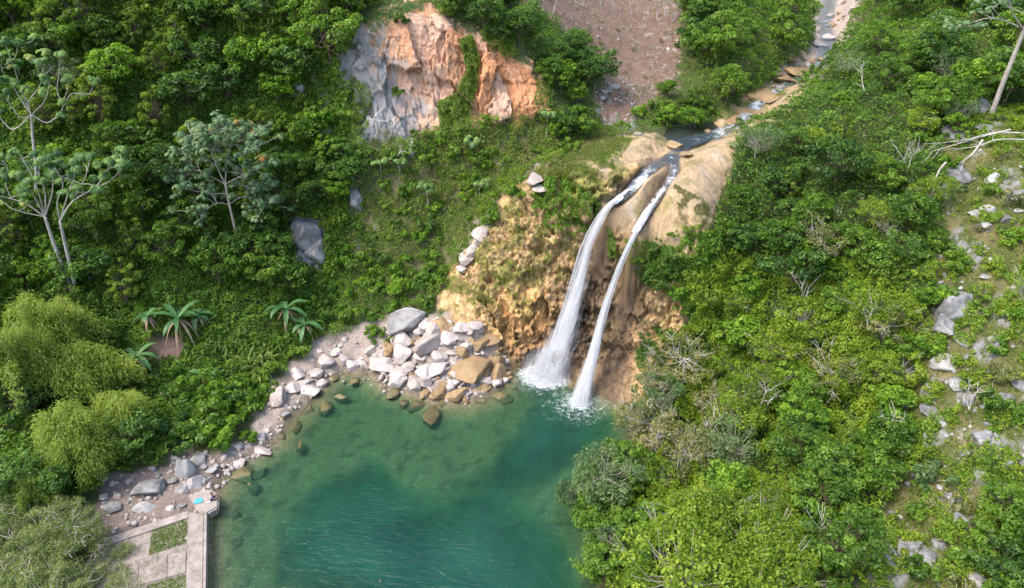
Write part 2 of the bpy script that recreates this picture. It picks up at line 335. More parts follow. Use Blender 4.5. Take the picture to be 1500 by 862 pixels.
DOME = [(888,330),(880,305),(905,290),(925,262),(945,232),(985,222),(1000,203),(1060,178),(1080,200),(1068,250),(1052,310),(1015,348),(985,370),(950,354),(922,347)]
def zone_colour(P, N):
    """rock and soil colour of every ground vertex; returns rgb and rockiness"""
    px = proj(P); n = len(P)
    w1 = fbm(P * .35, 4); w2 = fbm(P * 1.3 + 40, 4); w3 = fbm(P * .12 + 9, 3)
    pj = px + np.stack([fbm(P * .5 + 70, 3), fbm(P * .5 + 90, 3)], 1) * 22
    col = np.array([.062, .075, .026]) * (1 + .5 * w2)[:, None] + np.array([.03, .016, .006]) * smooth(0, .6, w1)[:, None]
    rock = np.zeros(n)
    def mix(c, m):
        nonlocal col
        m = np.clip(m, 0, 1)[:, None]; col = col * (1 - m) + np.asarray(c) * m
    steep = 1 - N[:, 2]
    # bare grey limestone where the left slope is steepest
    for (cx, cy, rx, ry) in ((452,360,30,48),(520,255,18,70),(440,120,26,26),(475,175,14,40),(512,290,16,60),(705,345,26,30),(690,370,20,26),(790,262,26,26),(735,260,20,30),(905,165,26,40),(620,160,0.1,0.1)):
        m = smooth(1.15, .7, np.hypot((pj[:, 0] - cx) / rx, (pj[:, 1] - cy) / ry))
        g = np.array([.25, .245, .24]) * (1 + .55 * w2)[:, None]
        mix(g, m); rock = np.maximum(rock, m)
    m = smooth(12, -12, sdpoly(pj, [(500,215),(620,225),(800,205),(930,195),(790,250),(740,290),(700,350),(660,400),(640,440),(560,440),(500,330)]))
    mix(np.array([.115, .110, .050]) * (1 + .5 * w2)[:, None] + np.array([.07, .05, .04]) * smooth(.0, .5, w1)[:, None], m * .9); k = smooth(.25, .5, fbm(P * .5 + 350, 4)) * m; mix(np.array([.24, .225, .21]) * (1 + .5 * w2)[:, None], k)
    # cleared brown field
    d = np.minimum(sdpoly(pj, FIELD), sdpoly(pj, FIELD_UP)); m = smooth(10, -8, d)
    mix(np.array([.150, .098, .072]) * (1 + .32 * w2 + .25 * w1)[:, None], m)
    m2 = m * smooth(.15, .5, fbm(P * np.array([.9, .9, .9]) + 200, 3)); mix(np.array([.11, .085, .055]), m2 * .8)
    m3 = smooth(70, 20, np.hypot(pj[:, 0] - 985, (pj[:, 1] - 50) * .5)) * m * smooth(.2, .45, w2); mix((.30, .27, .25), m3)
    # river stones and gravel
    m = smooth(8, -6, sdpoly(pj, STONES)); mix(np.array([.31, .245, .20]) * (1 + .35 * w2)[:, None], m)
    # gravel banks of the pool
    m = smooth(8, -4, sdpoly(pj, BANK)); mix(np.array([.27, .22, .185]) * (1 + .35 * w2)[:, None], m); rock = np.maximum(rock, m * .5)
    m = smooth(8, -4, sdpoly(pj, LBANK)); mix(np.array([.19, .145, .12]) * (1 + .4 * w2 + .2 * w1)[:, None], m)
    m = smooth(6, -4, sdpoly(pj, BANANA_SOIL)); mix((.15, .10, .08), m)
    # rocky right slope: grass, soil and grey limestone
    m = smooth(14, -10, sdpoly(pj, RSLOPE))
    mix(np.array([.095, .092, .036]) * (1 + .5 * w2)[:, None] + np.array([.10, .045, .025]) * smooth(.05, .5, w1)[:, None], m)
    k = smooth(.06, .30, fbm(P * np.array([.28, .28, .28]) + 33, 4) + .3 * w2) * m
    mix(np.array([.19, .185, .18]) * (1 + .5 * fbm(P * 2.5, 3))[:, None], k); rock = np.maximum(rock, k)
    # orange cliff: grey blocks to the left and below, orange scars
    d = sdpoly(pj + np.stack([fbm(P * .9 + 170, 3), fbm(P * .9 + 190, 3)], 1) * 26, ORAN); m = smooth(5, -3, d)
    st = fbm(P * np.array([1.1, 1.1, .22]) + 5, 4); st2 = fbm(P * np.array([2.6, 2.6, .35]) + 15, 4)
    wv = np.stack([fbm(P * .8, 3), fbm(P * .8 + 40, 3), fbm(P * .8 + 80, 3)], 1); PS = P + np.array([.22, 0, 0]) * P[:, 2:]; f1, f2, cid, _ = worley(PS * np.array([.25, .25, .12]) + wv * .10, 1); c2 = worley(PS * np.array([.65, .65, .34]) + wv * .12, 2)[2]
    tone = .6 * (_perm[cid % 256] / 255.0) + .4 * (_perm[c2 % 256] / 255.0)
    og = smooth(-.25, .25, (px[:, 0] - 590) / 120 - .55 * (px[:, 1] - 110) / 90 + .9 * (tone - .5) + .5 * st)
    og2 = smooth(690, 730, px[:, 0]) * smooth(-.1, .35, .75 * (1 - tone) + .4 * st + .0 * px[:, 0]); og = np.clip(og * .9 + og2 * .5, 0, 1)
    orange = np.array([.42, .20, .095]) * (1 + .35 * st + .25 * st2)[:, None] + np.array([.10, .12, .12]) * smooth(.45, .75, tone + .4 * st2)[:, None]
    rust = smooth(.25, .6, st + .3 * w2)[:, None]; orange = orange * (1 - rust * .6) + np.array([.30, .11, .045]) * rust * .6
    grey = np.array([.29, .275, .26]) * (1 + .35 * st2 + .3 * (tone - .5))[:, None]
    dk = smooth(.2, .6, st2 + .25 * w2)[:, None]; grey = grey * (1 - .6 * dk) + np.array([.085, .085, .085]) * dk * .6
    cc = orange * og[:, None] + grey * (1 - og[:, None])
    vs_ = smooth(.25, .6, fbm(np.stack([P[:, 0] * 1.6, P[:, 1] * .4, P[:, 2] * .12], 1) + 19, 4))[:, None]; cc = cc * (1 - .55 * vs_) + np.array([.13, .085, .065]) * .55 * vs_
    pale = smooth(.25, .6, w2 - st * .3)[:, None] * .35; cc = cc * (1 - pale) + np.array([.46, .39, .33]) * pale
    mix(cc, m); rock = np.maximum(rock, m)
    # travertine of the falls
    d = sdpoly(pj, TRAV); m = smooth(7, -4, d)
    fl = fbm(P * np.array([1.0, 1.0, .28]) + 55, 5); fl2 = fbm(P * np.array([3.2, 3.2, .6]) + 75, 4)
    tc = np.array([.29, .19, .088]) * (1 + .35 * fl + .3 * fl2)[:, None]
    hi = smooth(.05, .4, fl2 + .4 * fl)[:, None]; tc = tc * (1 - .75 * hi) + np.array([.46, .345, .205]) * .75 * hi
    oc = smooth(.1, .5, fl - .3 * fl2)[:, None] * smooth(380, 450, px[:, 1])[:, None]; tc = tc * (1 - .6 * oc) + np.array([.255, .125, .05]) * .6 * oc
    sd_ = smooth(.05, .4, fbm(np.stack([P[:, 0] * .9, P[:, 1] * .3, P[:, 2] * .14], 1) + 61, 4) + .2 * fl2)[:, None]; tc = tc * (1 - .6 * sd_) + np.array([.13, .085, .042]) * .6 * sd_
    og_ = (smooth(1.2, .5, np.hypot((px[:, 0] - 765) / 48, (px[:, 1] - 475) / 62)) * .75)[:, None]; tc = tc * (1 - og_) + np.array([.37, .20, .08]) * (1 + .3 * st)[:, None] * og_
    dome = np.maximum(smooth(.5, .75, N[:, 2]) * smooth(390, 330, px[:, 1]) * smooth(760, 800, px[:, 0]), smooth(8, -6, sdpoly(pj, DOME)))[:, None]
    band = fbm(np.stack([P[:, 0] * .9 + P[:, 1] * .5, P[:, 1] * .25, P[:, 2] * .25], 1) + 31, 4)
    dc = np.array([.37, .265, .155]) * (1 + .55 * band + .25 * fl2)[:, None]; br = smooth(.1, .5, band + .3 * w2)[:, None]
    dc = dc * (1 - .5 * br) + np.array([.27, .17, .075]) * .5 * br; dl = smooth(-.1, -.5, band)[:, None]; dc = dc * (1 - .5 * dl) + np.array([.50, .42, .325]) * .5 * dl
    tc = tc * (1 - dome) + dc * dome
    # moss on the rock
    mo = smooth(.12, .45, fbm(P * .55 + 130, 4) + .35 * fl2) * smooth(880, 780, px[:, 0]) * .85
    mo = np.maximum(mo, smooth(-.05, .25, fbm(P * .30 + 230, 3) + .3 * fl2) * smooth(830, 760, px[:, 0]) * smooth(505, 440, px[:, 1]) * .6)
    mo = np.maximum(mo, smooth(.1, .4, fbm(P * .45 + 250, 3) + .3 * fl2) * smooth(880, 920, px[:, 0]) * .6)
    mo = np.maximum(mo, smooth(.0, .3, w1 + .3 * fl2 + .25) * smooth(1.1, .7, np.hypot((px[:, 0] - 850) / 85, (px[:, 1] - 262) / 45)))
    mo = np.maximum(mo, smooth(.0, .3, w1 + .2) * smooth(1.1, .7, np.hypot((px[:, 0] - 1018) / 34, (px[:, 1] - 322) / 30)) * .55)
    mo = np.maximum(mo, smooth(1.1, .7, np.hypot((px[:, 0] - 955) / 50, (px[:, 1] - 380) / 35)) * .8)
    tc = tc * (1 - mo[:, None]) + np.array([.135, .125, .034]) * (1 + .6 * w2 + .4 * fl2)[:, None] * mo[:, None]
    # rock kept wet by the falls is dark brown
    wet = np.maximum(np.exp(-((px[:, 0] - (905 - (px[:, 1] - 295) * .30)) / 40) ** 2) * smooth(280, 380, px[:, 1]), np.exp(-((px[:, 0] - (950 - (px[:, 1] - 300) * .22)) / 34) ** 2) * smooth(330, 400, px[:, 1]))
    wet = np.clip(wet * .9 + smooth(60, 10, np.abs(px[:, 0] - 765 - (px[:, 1] - 560) * -.6)) * smooth(460, 540, px[:, 1]) * .75, 0, 1)
    for pth, wd in ((LCH, 1.5), (RCH, 1.1)):
        q, _ = polydist(P[:, :2], pth[:, :2], False); wet = np.maximum(wet, smooth(wd, wd * .5, q) * .8 * smooth(15, 16.5, P[:, 2]))
    wet = wet[:, None] * (1.0 + .7 * fl[:, None] + .5 * fl2[:, None]); wet = np.clip(wet, 0, .93)
    tc = tc * (1 - wet) + np.array([.068, .045, .031]) * (1 + .9 * fl2 + .7 * fl)[:, None] * wet
    cg = worley(P * np.array([1.5, 1.5, 1.1]) + .25 * np.stack([w2, fl2, w1], 1), 9); cb_ = (_perm[(cg[2] * 3) % 256] / 255. - .5); sk = fbm(np.stack([P[:, 0] * 2.6, P[:, 1] * .9, P[:, 2] * .22], 1) + 500, 4)
    tc = tc * (1 + (.55 * cb_ + .75 * sk + .35 * fbm(P * 4.5, 3)) * (1 - .7 * dome[:, 0]))[:, None]; tc = tc * (1 + .26 * (1 - wet) * (1 - dome)) * (1 - .14 * dome); tc = tc * np.array([1, .97, .94]) ** (2 * cb_)[:, None]
    mix(tc, m); rock = np.maximum(rock, m)
    # stones and gravel darkened by water along the shore
    pdw = sdpoly(P[:, :2], POOL); wz = smooth(1.3, .25, pdw + .5 * w2) * (pdw > -.3) * (1 - .6 * smooth(7, -4, sdpoly(pj, TRAV))); mix(np.array([.105, .085, .055]) * (1 + .4 * w2)[:, None], wz * .85)
    # pool bed: sand, mud and algae
    b = smooth(.15, -.25, P[:, 2]) * inpoly(P[:, :2], [(x * 1, y) for x, y in POOL])
    bs = fbm(P * np.array([.8, .8, .8]) + 410, 4); mix(np.array([.215, .185, .095]) * (1 + .35 * w2 + .3 * w1)[:, None], b); mix(np.array([.085, .082, .045]), b * smooth(.08, .35, bs) * .7)
    return np.clip(col, .008, .85), np.clip(rock, 0, 1), dict(trav=smooth(7, -4, sdpoly(pj, TRAV)), oran=smooth(7, -4, sdpoly(pj, ORAN)))

# falls: points down the middle of each stream, from the last of the channel to the pool
LF = [(922,277,Z,18.95),(905,291,Z,18.45),(892,302,Y,75.1),(880,320,Y,74.5),(862,360,Y,73.3),(843,430,Y,71.4),(822,500,Y,69.5),(800,556,Y,67.9)]
RF = [(972,279,Z,19.05),(956,300,Z,18.2),(942,322,Y,73.0),(930,342,Y,72.0),(915,372,Y,70.9),(898,415,Y,69.6),(882,465,Y,68.0),(866,530,Y,65.8),(848,596,Y,62.9)]
LFP = spline([at_y(u, v, w) if k == Y else at_z(u, v, w) for u, v, k, w in LF], 14); RFP = spline([at_y(u, v, w) if k == Y else at_z(u, v, w) for u, v, k, w in RF], 14)
def surface(x0, x1, y0, y1, sx, sy):
    xs = np.arange(x0, x1 + sx / 2, sx); ys = np.arange(y0, y1 + sy / 2, sy)
    A, B = np.meshgrid(xs, ys, indexing='ij'); xy = np.c_[A.ravel(), B.ravel()]
    P = np.c_[xy, height(xy)]
    N = slope_n(xy)
    col, rock, z = zone_colour(P, N)
    # relief: soft lumps everywhere, broken blocks and flutes on the rock faces
    steep = smooth(.25, .6, 1 - N[:, 2])
    d = .18 * fbm(P * .7, 4)
    wv = np.stack([fbm(P * .8, 3), fbm(P * .8 + 40, 3), fbm(P * .8 + 80, 3)], 1)
    PS = P + np.array([.22, 0, 0]) * P[:, 2:]; ca, cb = PS * np.array([.25, .25, .12]) + wv * .10, PS * np.array([.65, .65, .34]) + wv * .12
    j1 = worley(ca, 1); j2 = worley(cb, 2)
    blk = 1.25 * facets(ca, 1, 1.5) + .45 * facets(cb, 2, 1.3) + .16 * facets(PS * np.array([2.2, 2.2, .8]) + wv * .2, 3, 1.2) - .30 * smooth(.03, 0, j1[1] - j1[0]) * smooth(-.1, .2, fbm(P * .5, 2))
    d = d + z['oran'] * steep * (1.0 * blk + .05 * fbm(P * np.array([3.5, 3.5, 1.5]), 3))
    fl = fbm(P * np.array([.22, .22, .09]) + 55, 2); flute = fbm(P * np.array([.75, .75, .13]) + 3, 3, .5, True); knob = facets(P * np.array([.75, .75, .5]) + wv * .25, 4, 1.4); crumb = facets(P * np.array([2.2, 2.2, 1.7]) + wv * .3, 6, 1.2)
    rough_w = .45 + .55 * smooth(-.25, .25, fbm(P * .2 + 77, 2)); shelf = fbm(P * np.array([.28, .28, .9]) + 12, 3)
    steep_t = smooth(.10, .36, 1 - N[:, 2])
    d = d + z['trav'] * steep_t * (2.0 * fl + .8 * shelf + .32 * flute + (.25 + .75 * rough_w) * knob + (.18 + .30 * rough_w) * crumb + .16 * facets(P * np.array([4.5, 4.5, 3.5]), 8, 1.0))
    dm = smooth(6, -6, sdpoly(proj(P), DOME)); d = d * (1 - .88 * dm)
    d = d + z['trav'] * (1 - steep_t) * .10 * fbm(P * np.array([1.2, .7, .7]), 4)
    d = d + rock * (1 - z['trav']) * (1 - z['oran']) * (.45 * facets(P * .9 + wv * .3, 5, 1.2) + .35 * fbm(P * .9 + 8, 5, .6, True))
    pd = sdpoly(xy, POOL); d = d * np.where(pd < 0, smooth(0, -2, pd) * .8 + .2, 1)
    q = np.minimum(polydist(xy, np.r_[LCH[:, :2], LFP[28:46:6, :2]], False)[0], polydist(xy, np.r_[RCH[:, :2], RFP[42:60:6, :2]], False)[0]); d = d * (smooth(.5, 1.6, q) * .9 + .1)
    P = P + N * np.clip(d, -1.6, 1.6)[:, None]
    return P, col, quadgrid(len(xs), len(ys)), A.shape

M_GROUND = attr_mat('ground', bump=.6, rough=.95, nscale=4.0)
M_CLIFF = attr_mat('cliff_rock', bump=.3, rough=.8, vary=.38, nscale=6.0, bscale=8.0)
TR_BOX = (-9.0, 29.0, 60.0, 92.0); OR_BOX = (-30.0, 9.0, 84.0, 101.0)
SURF = {}
def sub_surface(name, box, sx, sy, mask_fn, mat, label):
    P, col, Q, shp = surface(*box, sx, sy)
    keep = mask_fn(P)[Q].any(1); Q = Q[keep]
    SURF[name] = (P, slope_n(P[:, :2]), proj(P))
    used = np.unique(Q); mp = -np.ones(len(P), int); mp[used] = np.arange(len(used))
    o = link(name, make_mesh(name, P[used], mp[Q], mat, {'base': col[used]}, False)); struct(o, label=label)
    return o
P_, C_, Q_, _ = surface(X0, X1, Y0, 150.0, .32, .32)
cut = lambda P, poly, pad: (sdpoly(proj(P), poly) < pad)
mt = cut(P_, TRAV, -9) & (P_[:, 0] > TR_BOX[0] + 1) & (P_[:, 0] < TR_BOX[1] - 1) & (P_[:, 1] > 60.5) & (P_[:, 1] < 91)
mo_ = cut(P_, ORAN, -9) & (P_[:, 0] > OR_BOX[0] + 1) & (P_[:, 0] < OR_BOX[1] - 1) & (P_[:, 1] > 85) & (P_[:, 1] < 100)
keep = ~(mt[Q_].all(1) | mo_[Q_].all(1)); Q_ = Q_[keep]
struct(link('ground', make_mesh('ground', P_, Q_, M_GROUND, {'base': C_}, True)))
xs_ = np.arange(X0, X1, 1.5); ys_ = np.arange(149.0, Y1, 1.5); A_, B_ = np.meshgrid(xs_, ys_, indexing='ij'); xy_ = np.c_[A_.ravel(), B_.ravel()]
Pf = np.c_[xy_, height(xy_)]; cf, _, _ = zone_colour(Pf, slope_n(xy_))
struct(link('far_hills', make_mesh('far_hills', Pf, quadgrid(*A_.shape), M_GROUND, {'base': cf}, True)))
sub_surface('waterfall_rock', TR_BOX, .095, .08, lambda P: cut(P, TRAV, 10), M_CLIFF, 'tan travertine cliff and dome that the falls pour over')
sub_surface('cliff_face', OR_BOX, .085, .055, lambda P: cut(P, ORAN, 10), M_CLIFF, 'bare orange and grey limestone cliff above the jungle slope')
print('terrain', round(time.time() - T0, 1))
import bmesh
# ------------------------------------------------------------------ pool
def water_mat(name, body, k, turb, wave=(7.0, 2.2), bump=.25, rough=.06, foam_scale=2.2, refl=1.0):
    m, N, L, out = nt(name)
    d = N('Attribute', _attribute_name='depth'); fo = N('Attribute', _attribute_name='foam'); tc = N('TexCoord')
    nv = N('TexNoise', Scale=.16, Detail=3); L(tc.outputs['Object'], nv.inputs['Vector'])
    mul = N('Math', _operation='MULTIPLY'); L(d.outputs['Fac'], mul.inputs[0]); mul.inputs[1].default_value = -turb
    ex = N('Math', _operation='EXPONENT'); L(mul.outputs[0], ex.inputs[0])
    cmb = N('CombineXYZ')
    for i in range(3):
        a = N('Math', _operation='MULTIPLY'); L(d.outputs['Fac'], a.inputs[0]); a.inputs[1].default_value = -k[i]
        b = N('Math', _operation='EXPONENT'); L(a.outputs[0], b.inputs[0]); L(b.outputs[0], cmb.inputs[i])
    tr = N('BsdfTransparent'); L(cmb.outputs[0], tr.inputs[0])
    df = N('BsdfDiffuse'); r = ramp(N, [(.35, body[0]), (.65, body[1])]); L(nv.outputs[0], r.inputs[0]); L(r.outputs[0], df.inputs[0])
    m1 = N('MixShader'); L(ex.outputs[0], m1.inputs[0]); L(df.outputs[0], m1.inputs[1]); L(tr.outputs[0], m1.inputs[2])
    mp = N('Mapping'); mp.inputs['Rotation'].default_value = (0, 0, .5); mp.inputs['Scale'].default_value = (.55, 1.5, 1); L(tc.outputs['Object'], mp.inputs[0])
    n1 = N('TexNoise', Scale=wave[0] * .25, Detail=5, Roughness=.62, Distortion=.6); L(mp.outputs[0], n1.inputs['Vector'])
    bp = N('Bump', Strength=bump, Distance=.3); L(n1.outputs[0], bp.inputs['Height'])
    gl = N('BsdfGlossy', Roughness=rough); L(bp.outputs[0], gl.inputs['Normal']); L(bp.outputs[0], df.inputs['Normal'])
    fr = N('Fresnel', IOR=1.33); L(bp.outputs[0], fr.inputs['Normal']); fk = N('Math', _operation='MULTIPLY'); L(fr.outputs[0], fk.inputs[0]); fk.inputs[1].default_value = refl
    m2 = N('MixShader'); L(fk.outputs[0], m2.inputs[0]); L(m1.outputs[0], m2.inputs[1]); L(gl.outputs[0], m2.inputs[2])
    # foam carried on the surface
    n3 = N('TexNoise', Scale=foam_scale, Detail=7, Roughness=.7, Distortion=1.2); L(tc.outputs['Object'], n3.inputs['Vector'])
    s = N('Math', _operation='ADD'); L(fo.outputs['Fac'], s.inputs[0]); L(n3.outputs[0], s.inputs[1])
    mr = N('MapRange'); mr.inputs[1].default_value = 1.0; mr.inputs[2].default_value = 1.35; L(s.outputs[0], mr.inputs[0])
    w = N('BsdfDiffuse'); w.inputs[0].default_value = (.62, .65, .66, 1)
    m3 = N('MixShader'); L(mr.outputs[0], m3.inputs[0]); L(m2.outputs[0], m3.inputs[1]); L(w.outputs[0], m3.inputs[2]); L(m3.outputs[0], out.inputs[0])
    return m
M_POOL = water_mat('pool_water', ((.004, .044, .031), (.012, .074, .049)), (.88, .26, .49), .34, bump=.55)
# falls: points down the middle of each stream
xs = np.arange(-32, 18, .3); ys = np.arange(17, 71, .3); A, B = np.meshgrid(xs, ys, indexing='ij'); xy = np.c_[A.ravel(), B.ravel()]
Q = quadgrid(len(xs), len(ys)); sdp = sdpoly(xy, POOL); Q = Q[(sdp[Q] < 1.2).any(1)]
dep = np.clip(-H(xy), 0.02, 9)
b1, b2 = LFP[-1], RFP[-1]
r1 = np.hypot((xy[:, 0] - b1[0]) * .8, xy[:, 1] - b1[1]); r2 = np.hypot(xy[:, 0] - b2[0], xy[:, 1] - b2[1])
foam = np.maximum(.95 * np.exp(-(r1 / 3.5) ** 2), .85 * np.exp(-(r2 / 1.9) ** 2)); foam = np.maximum(foam, .56 * np.exp(-(np.minimum(r1, r2) / 7.5) ** 2))
pz = np.c_[xy, np.zeros(len(xy))]; rip = .02 * fbm(pz * 1.1, 3) + .05 * fbm(pz * 2.2 + 5, 3) * np.clip(foam * 1.5, 0, 1)
pz[:, 2] = rip
used = np.unique(Q); mp = -np.ones(len(xy), int); mp[used] = np.arange(len(used))
struct(link('pool_water', make_mesh('pool_water', pz[used], mp[Q], M_POOL, {'depth': dep[used], 'foam': foam[used]}, True)), label='clear green pool under the waterfall')

# ------------------------------------------------------------------ stream
M_STREAM = water_mat('stream_water', ((.016, .020, .014), (.026, .030, .020)), (.7, .5, .6), .5, bump=.8, foam_scale=1.6, refl=.28, rough=.2)
def strip(path, wid, name, na=11, m=16, foam_k=1.0, lift=.0, foam_add=None, arch=0.0):
    P = spline(path, m); n = len(P); wd = np.interp(np.linspace(0, 1, n), np.linspace(0, 1, len(wid)), wid)
    T = np.gradient(P, axis=0); T2 = unit(T * (1, 1, 0)); S = np.stack([T2[:, 1], -T2[:, 0], 0 * T2[:, 0]], 1)
    a = np.linspace(-1, 1, na); V = P[:, None] + S[:, None] * (a[None, :, None] * wd[:, None, None])
    V[:, :, 2] += lift - .10 * np.abs(a)[None] ** 3 + arch * (1 - a ** 2)[None]
    sl = np.abs(T[:, 2]) / (np.linalg.norm(T[:, :2], axis=1) + 1e-6)
    fo = np.clip(sl * foam_k, 0, .95)
    if foam_add is not None: fo = fo + np.interp(np.linspace(0, 1, n), np.linspace(0, 1, len(foam_add)), foam_add)
    V = V.reshape(-1, 3); V[:, 2] += .10 * fbm(V * 1.5, 4) * np.repeat(np.clip(fo + .2, 0, 1), na)
    fo2 = np.repeat(fo, na) + .22 * fbm(V * np.array([.8, .8, .8]), 3) - .10 * np.tile(np.abs(a), n)
    o = link(name, make_mesh(name, V, quadgrid(n, na), M_STREAM, {'depth': np.tile(.45 * (1 - a ** 2) + .02, n), 'foam': fo2}, True))
    return struct(o)
strip(STREAM[:-1], [1.6, 1.5, 1.4, 1.3, 1.0, .85, .85, 1.0, 1.3, 1.3], 'stream', m=22, foam_k=1.1, foam_add=[.0, .1, .4, .2, .4, .35, .55, .5, .5, .35])
strip([STREAM[-3], STREAM[-2], LCH[0], LCH[1], LCH[2], LCH[3], LCH[4], LFP[10]], [1.1, 1.2, 1.0, .85, .75, .62, .55, .48], 'cascade', m=14, foam_k=1.05, lift=.02, foam_add=[.3, .38, .25, .35, .5, .25, .42, .55], arch=.10)
strip([LCH[0], RCH[1], RCH[2], RCH[3], RCH[4], RFP[34]], [.8, .58, .5, .46, .44, .42], 'cascade', m=14, foam_k=.9, lift=.10, foam_add=[.3, .4, .35, .28, .38, .5], arch=.08)
# still side pool beside the rapids
sp = np.array([(x, y, 20.62) for x, y in SIDE_POOL]); c = sp.mean(0); ring = c + (sp - c) * 1.15
V = np.concatenate([[c], ring]); Fs = np.array([[0, i + 1, (i + 1) % len(ring) + 1] for i in range(len(ring))])
struct(link('stream_pool', make_mesh('stream_pool', V, Fs, M_STREAM, {'depth': np.full(len(V), 2.0), 'foam': np.zeros(len(V))}, True)))

# ------------------------------------------------------------------ falls
def fall_mat(name, lo, hi, edge=1.6, sc=(1.4, .16), white=.66):
    m, N, L, out = nt(name)
    f = N('Attribute', _attribute_name='flow'); sx = N('SeparateXYZ'); L(f.outputs['Vector'], sx.inputs[0])
    mp = N('Mapping'); mp.inputs['Scale'].default_value = (sc[0], sc[1], sc[0]); L(f.outputs['Vector'], mp.inputs[0])
    n = N('TexNoise', Scale=2.2, Detail=7, Roughness=.62, Distortion=.25); L(mp.outputs[0], n.inputs['Vector'])
    # z of flow holds how thick the water is at that point
    s = N('Math', _operation='ADD'); L(n.outputs[0], s.inputs[0]); L(sx.outputs[2], s.inputs[1])
    mr = N('MapRange', ); mr.inputs[1].default_value = lo; mr.inputs[2].default_value = hi; L(s.outputs[0], mr.inputs[0])
    d = N('BsdfDiffuse'); d.inputs[0].default_value = (white, white + .012, white + .025, 1); t = N('BsdfTranslucent'); t.inputs[0].default_value = (white, white + .012, white + .025, 1)
    mx = N('MixShader'); mx.inputs[0].default_value = .45; L(d.outputs[0], mx.inputs[1]); L(t.outputs[0], mx.inputs[2])
    tr = N('BsdfTransparent'); m2 = N('MixShader'); L(mr.outputs[0], m2.inputs[0]); L(tr.outputs[0], m2.inputs[1]); L(mx.outputs[0], m2.inputs[2]); L(m2.outputs[0], out.inputs[0])
    return m
M_CORE = fall_mat('fall_core', .62, 1.15, sc=(1.6, .13)); M_VEIL = fall_mat('fall_veil', .75, 1.5, sc=(2.6, .2))
def fall_tube(P, w, th, dens, seed, na=28, wob=.15):
    n = len(P); t = np.linspace(0, 1, n); T = unit(np.gradient(P, axis=0)); S = unit(np.cross(T, (0, 0, 1.0)) * 1.0)
    S = np.where((S[:, :1] < 0), -S, S); S = unit(S * (1, .35, .35)); Bn = unit(np.cross(S, T))
    ww = np.interp(t, np.linspace(0, 1, len(w)), w); tt = np.interp(t, np.linspace(0, 1, len(th)), th); dd = np.interp(t, np.linspace(0, 1, len(dens)), dens)
    ang = np.arange(na) * 2 * math.pi / na; ca, sa = np.cos(ang), np.sin(ang)
    s = np.concatenate([[0], np.cumsum(np.linalg.norm(np.diff(P, axis=0), axis=1))])
    A = np.tile(ca, n); flow = np.stack([np.tile(ca, n) * np.repeat(ww, na) + 5.3 * seed, np.repeat(s, na), np.repeat(dd, na) - .5 * np.abs(A) ** 2.2], 1)
    r = 1 + wob * fbm(np.stack([np.tile(ca, n) * 2.2 * np.repeat(ww, na), np.tile(sa, n) * 1.5, np.repeat(s, na) * .22 + seed * 9], 1) * 1.3, 4)
    V = P[:, None] + S[:, None] * (ca[None, :, None] * ww[:, None, None]) + Bn[:, None] * (sa[None, :, None] * tt[:, None, None])
    V = (np.repeat(P, na, 0) + (V.reshape(-1, 3) - np.repeat(P, na, 0)) * r[:, None])
    i, j = np.meshgrid(np.arange(n - 1), np.arange(na), indexing='ij'); j2 = (j + 1) % na
    Q = np.stack([i * na + j, i * na + j2, (i + 1) * na + j2, (i + 1) * na + j], -1).reshape(-1, 4)
    return V, Q, flow
def splash(base, r, h, n, seed):
    g = np.random.default_rng(seed); a = g.uniform(0, 2 * math.pi, n); q = np.abs(g.normal(0, .45, n)) * r; z = np.abs(g.normal(0, .38, n)) * h * np.exp(-(q / r) ** 2 * 1.6)
    C = base + np.stack([np.cos(a) * q * 1.15, np.sin(a) * q * .9, z + .02], 1); s = g.uniform(.02, .085, n)
    o = np.array([(1, 0, 0), (-1, 0, 0), (0, 1, 0), (0, -1, 0), (0, 0, 1), (0, 0, -1)], float)
    f = np.array([(0, 2, 4), (2, 1, 4), (1, 3, 4), (3, 0, 4), (2, 0, 5), (1, 2, 5), (3, 1, 5), (0, 3, 5)])
    V = (C[:, None] + o[None] * s[:, None, None]).reshape(-1, 3); Fm = (f[None] + 6 * np.arange(n)[:, None, None]).reshape(-1, 3)
    return V, Fm
m_, N_, L_, out_ = nt('spray'); d_ = N_('BsdfDiffuse'); d_.inputs[0].default_value = (.68, .70, .72, 1); t_ = N_('BsdfTranslucent'); t_.inputs[0].default_value = (.68, .70, .72, 1)
x_ = N_('MixShader'); L_(d_.outputs[0], x_.inputs[1]); L_(t_.outputs[0], x_.inputs[2]); L_(x_.outputs[0], out_.inputs[0]); M_SPRAY = m_
def ico(sub):
    bm = bmesh.new(); bmesh.ops.create_icosphere(bm, subdivisions=sub, radius=1.0)
    V = np.array([v.co[:] for v in bm.verts]); Fs = np.array([[v.index for v in f.verts] for f in bm.faces]); bm.free(); return V, Fs
IC2 = ico(3)
m_, N_, L_, out_ = nt('mist'); v_ = N_('VolumePrincipled', Density=.11); v_.inputs['Color'].default_value = (.95, .97, 1, 1); L_(v_.outputs[0], out_.inputs['Volume']); M_MIST = m_
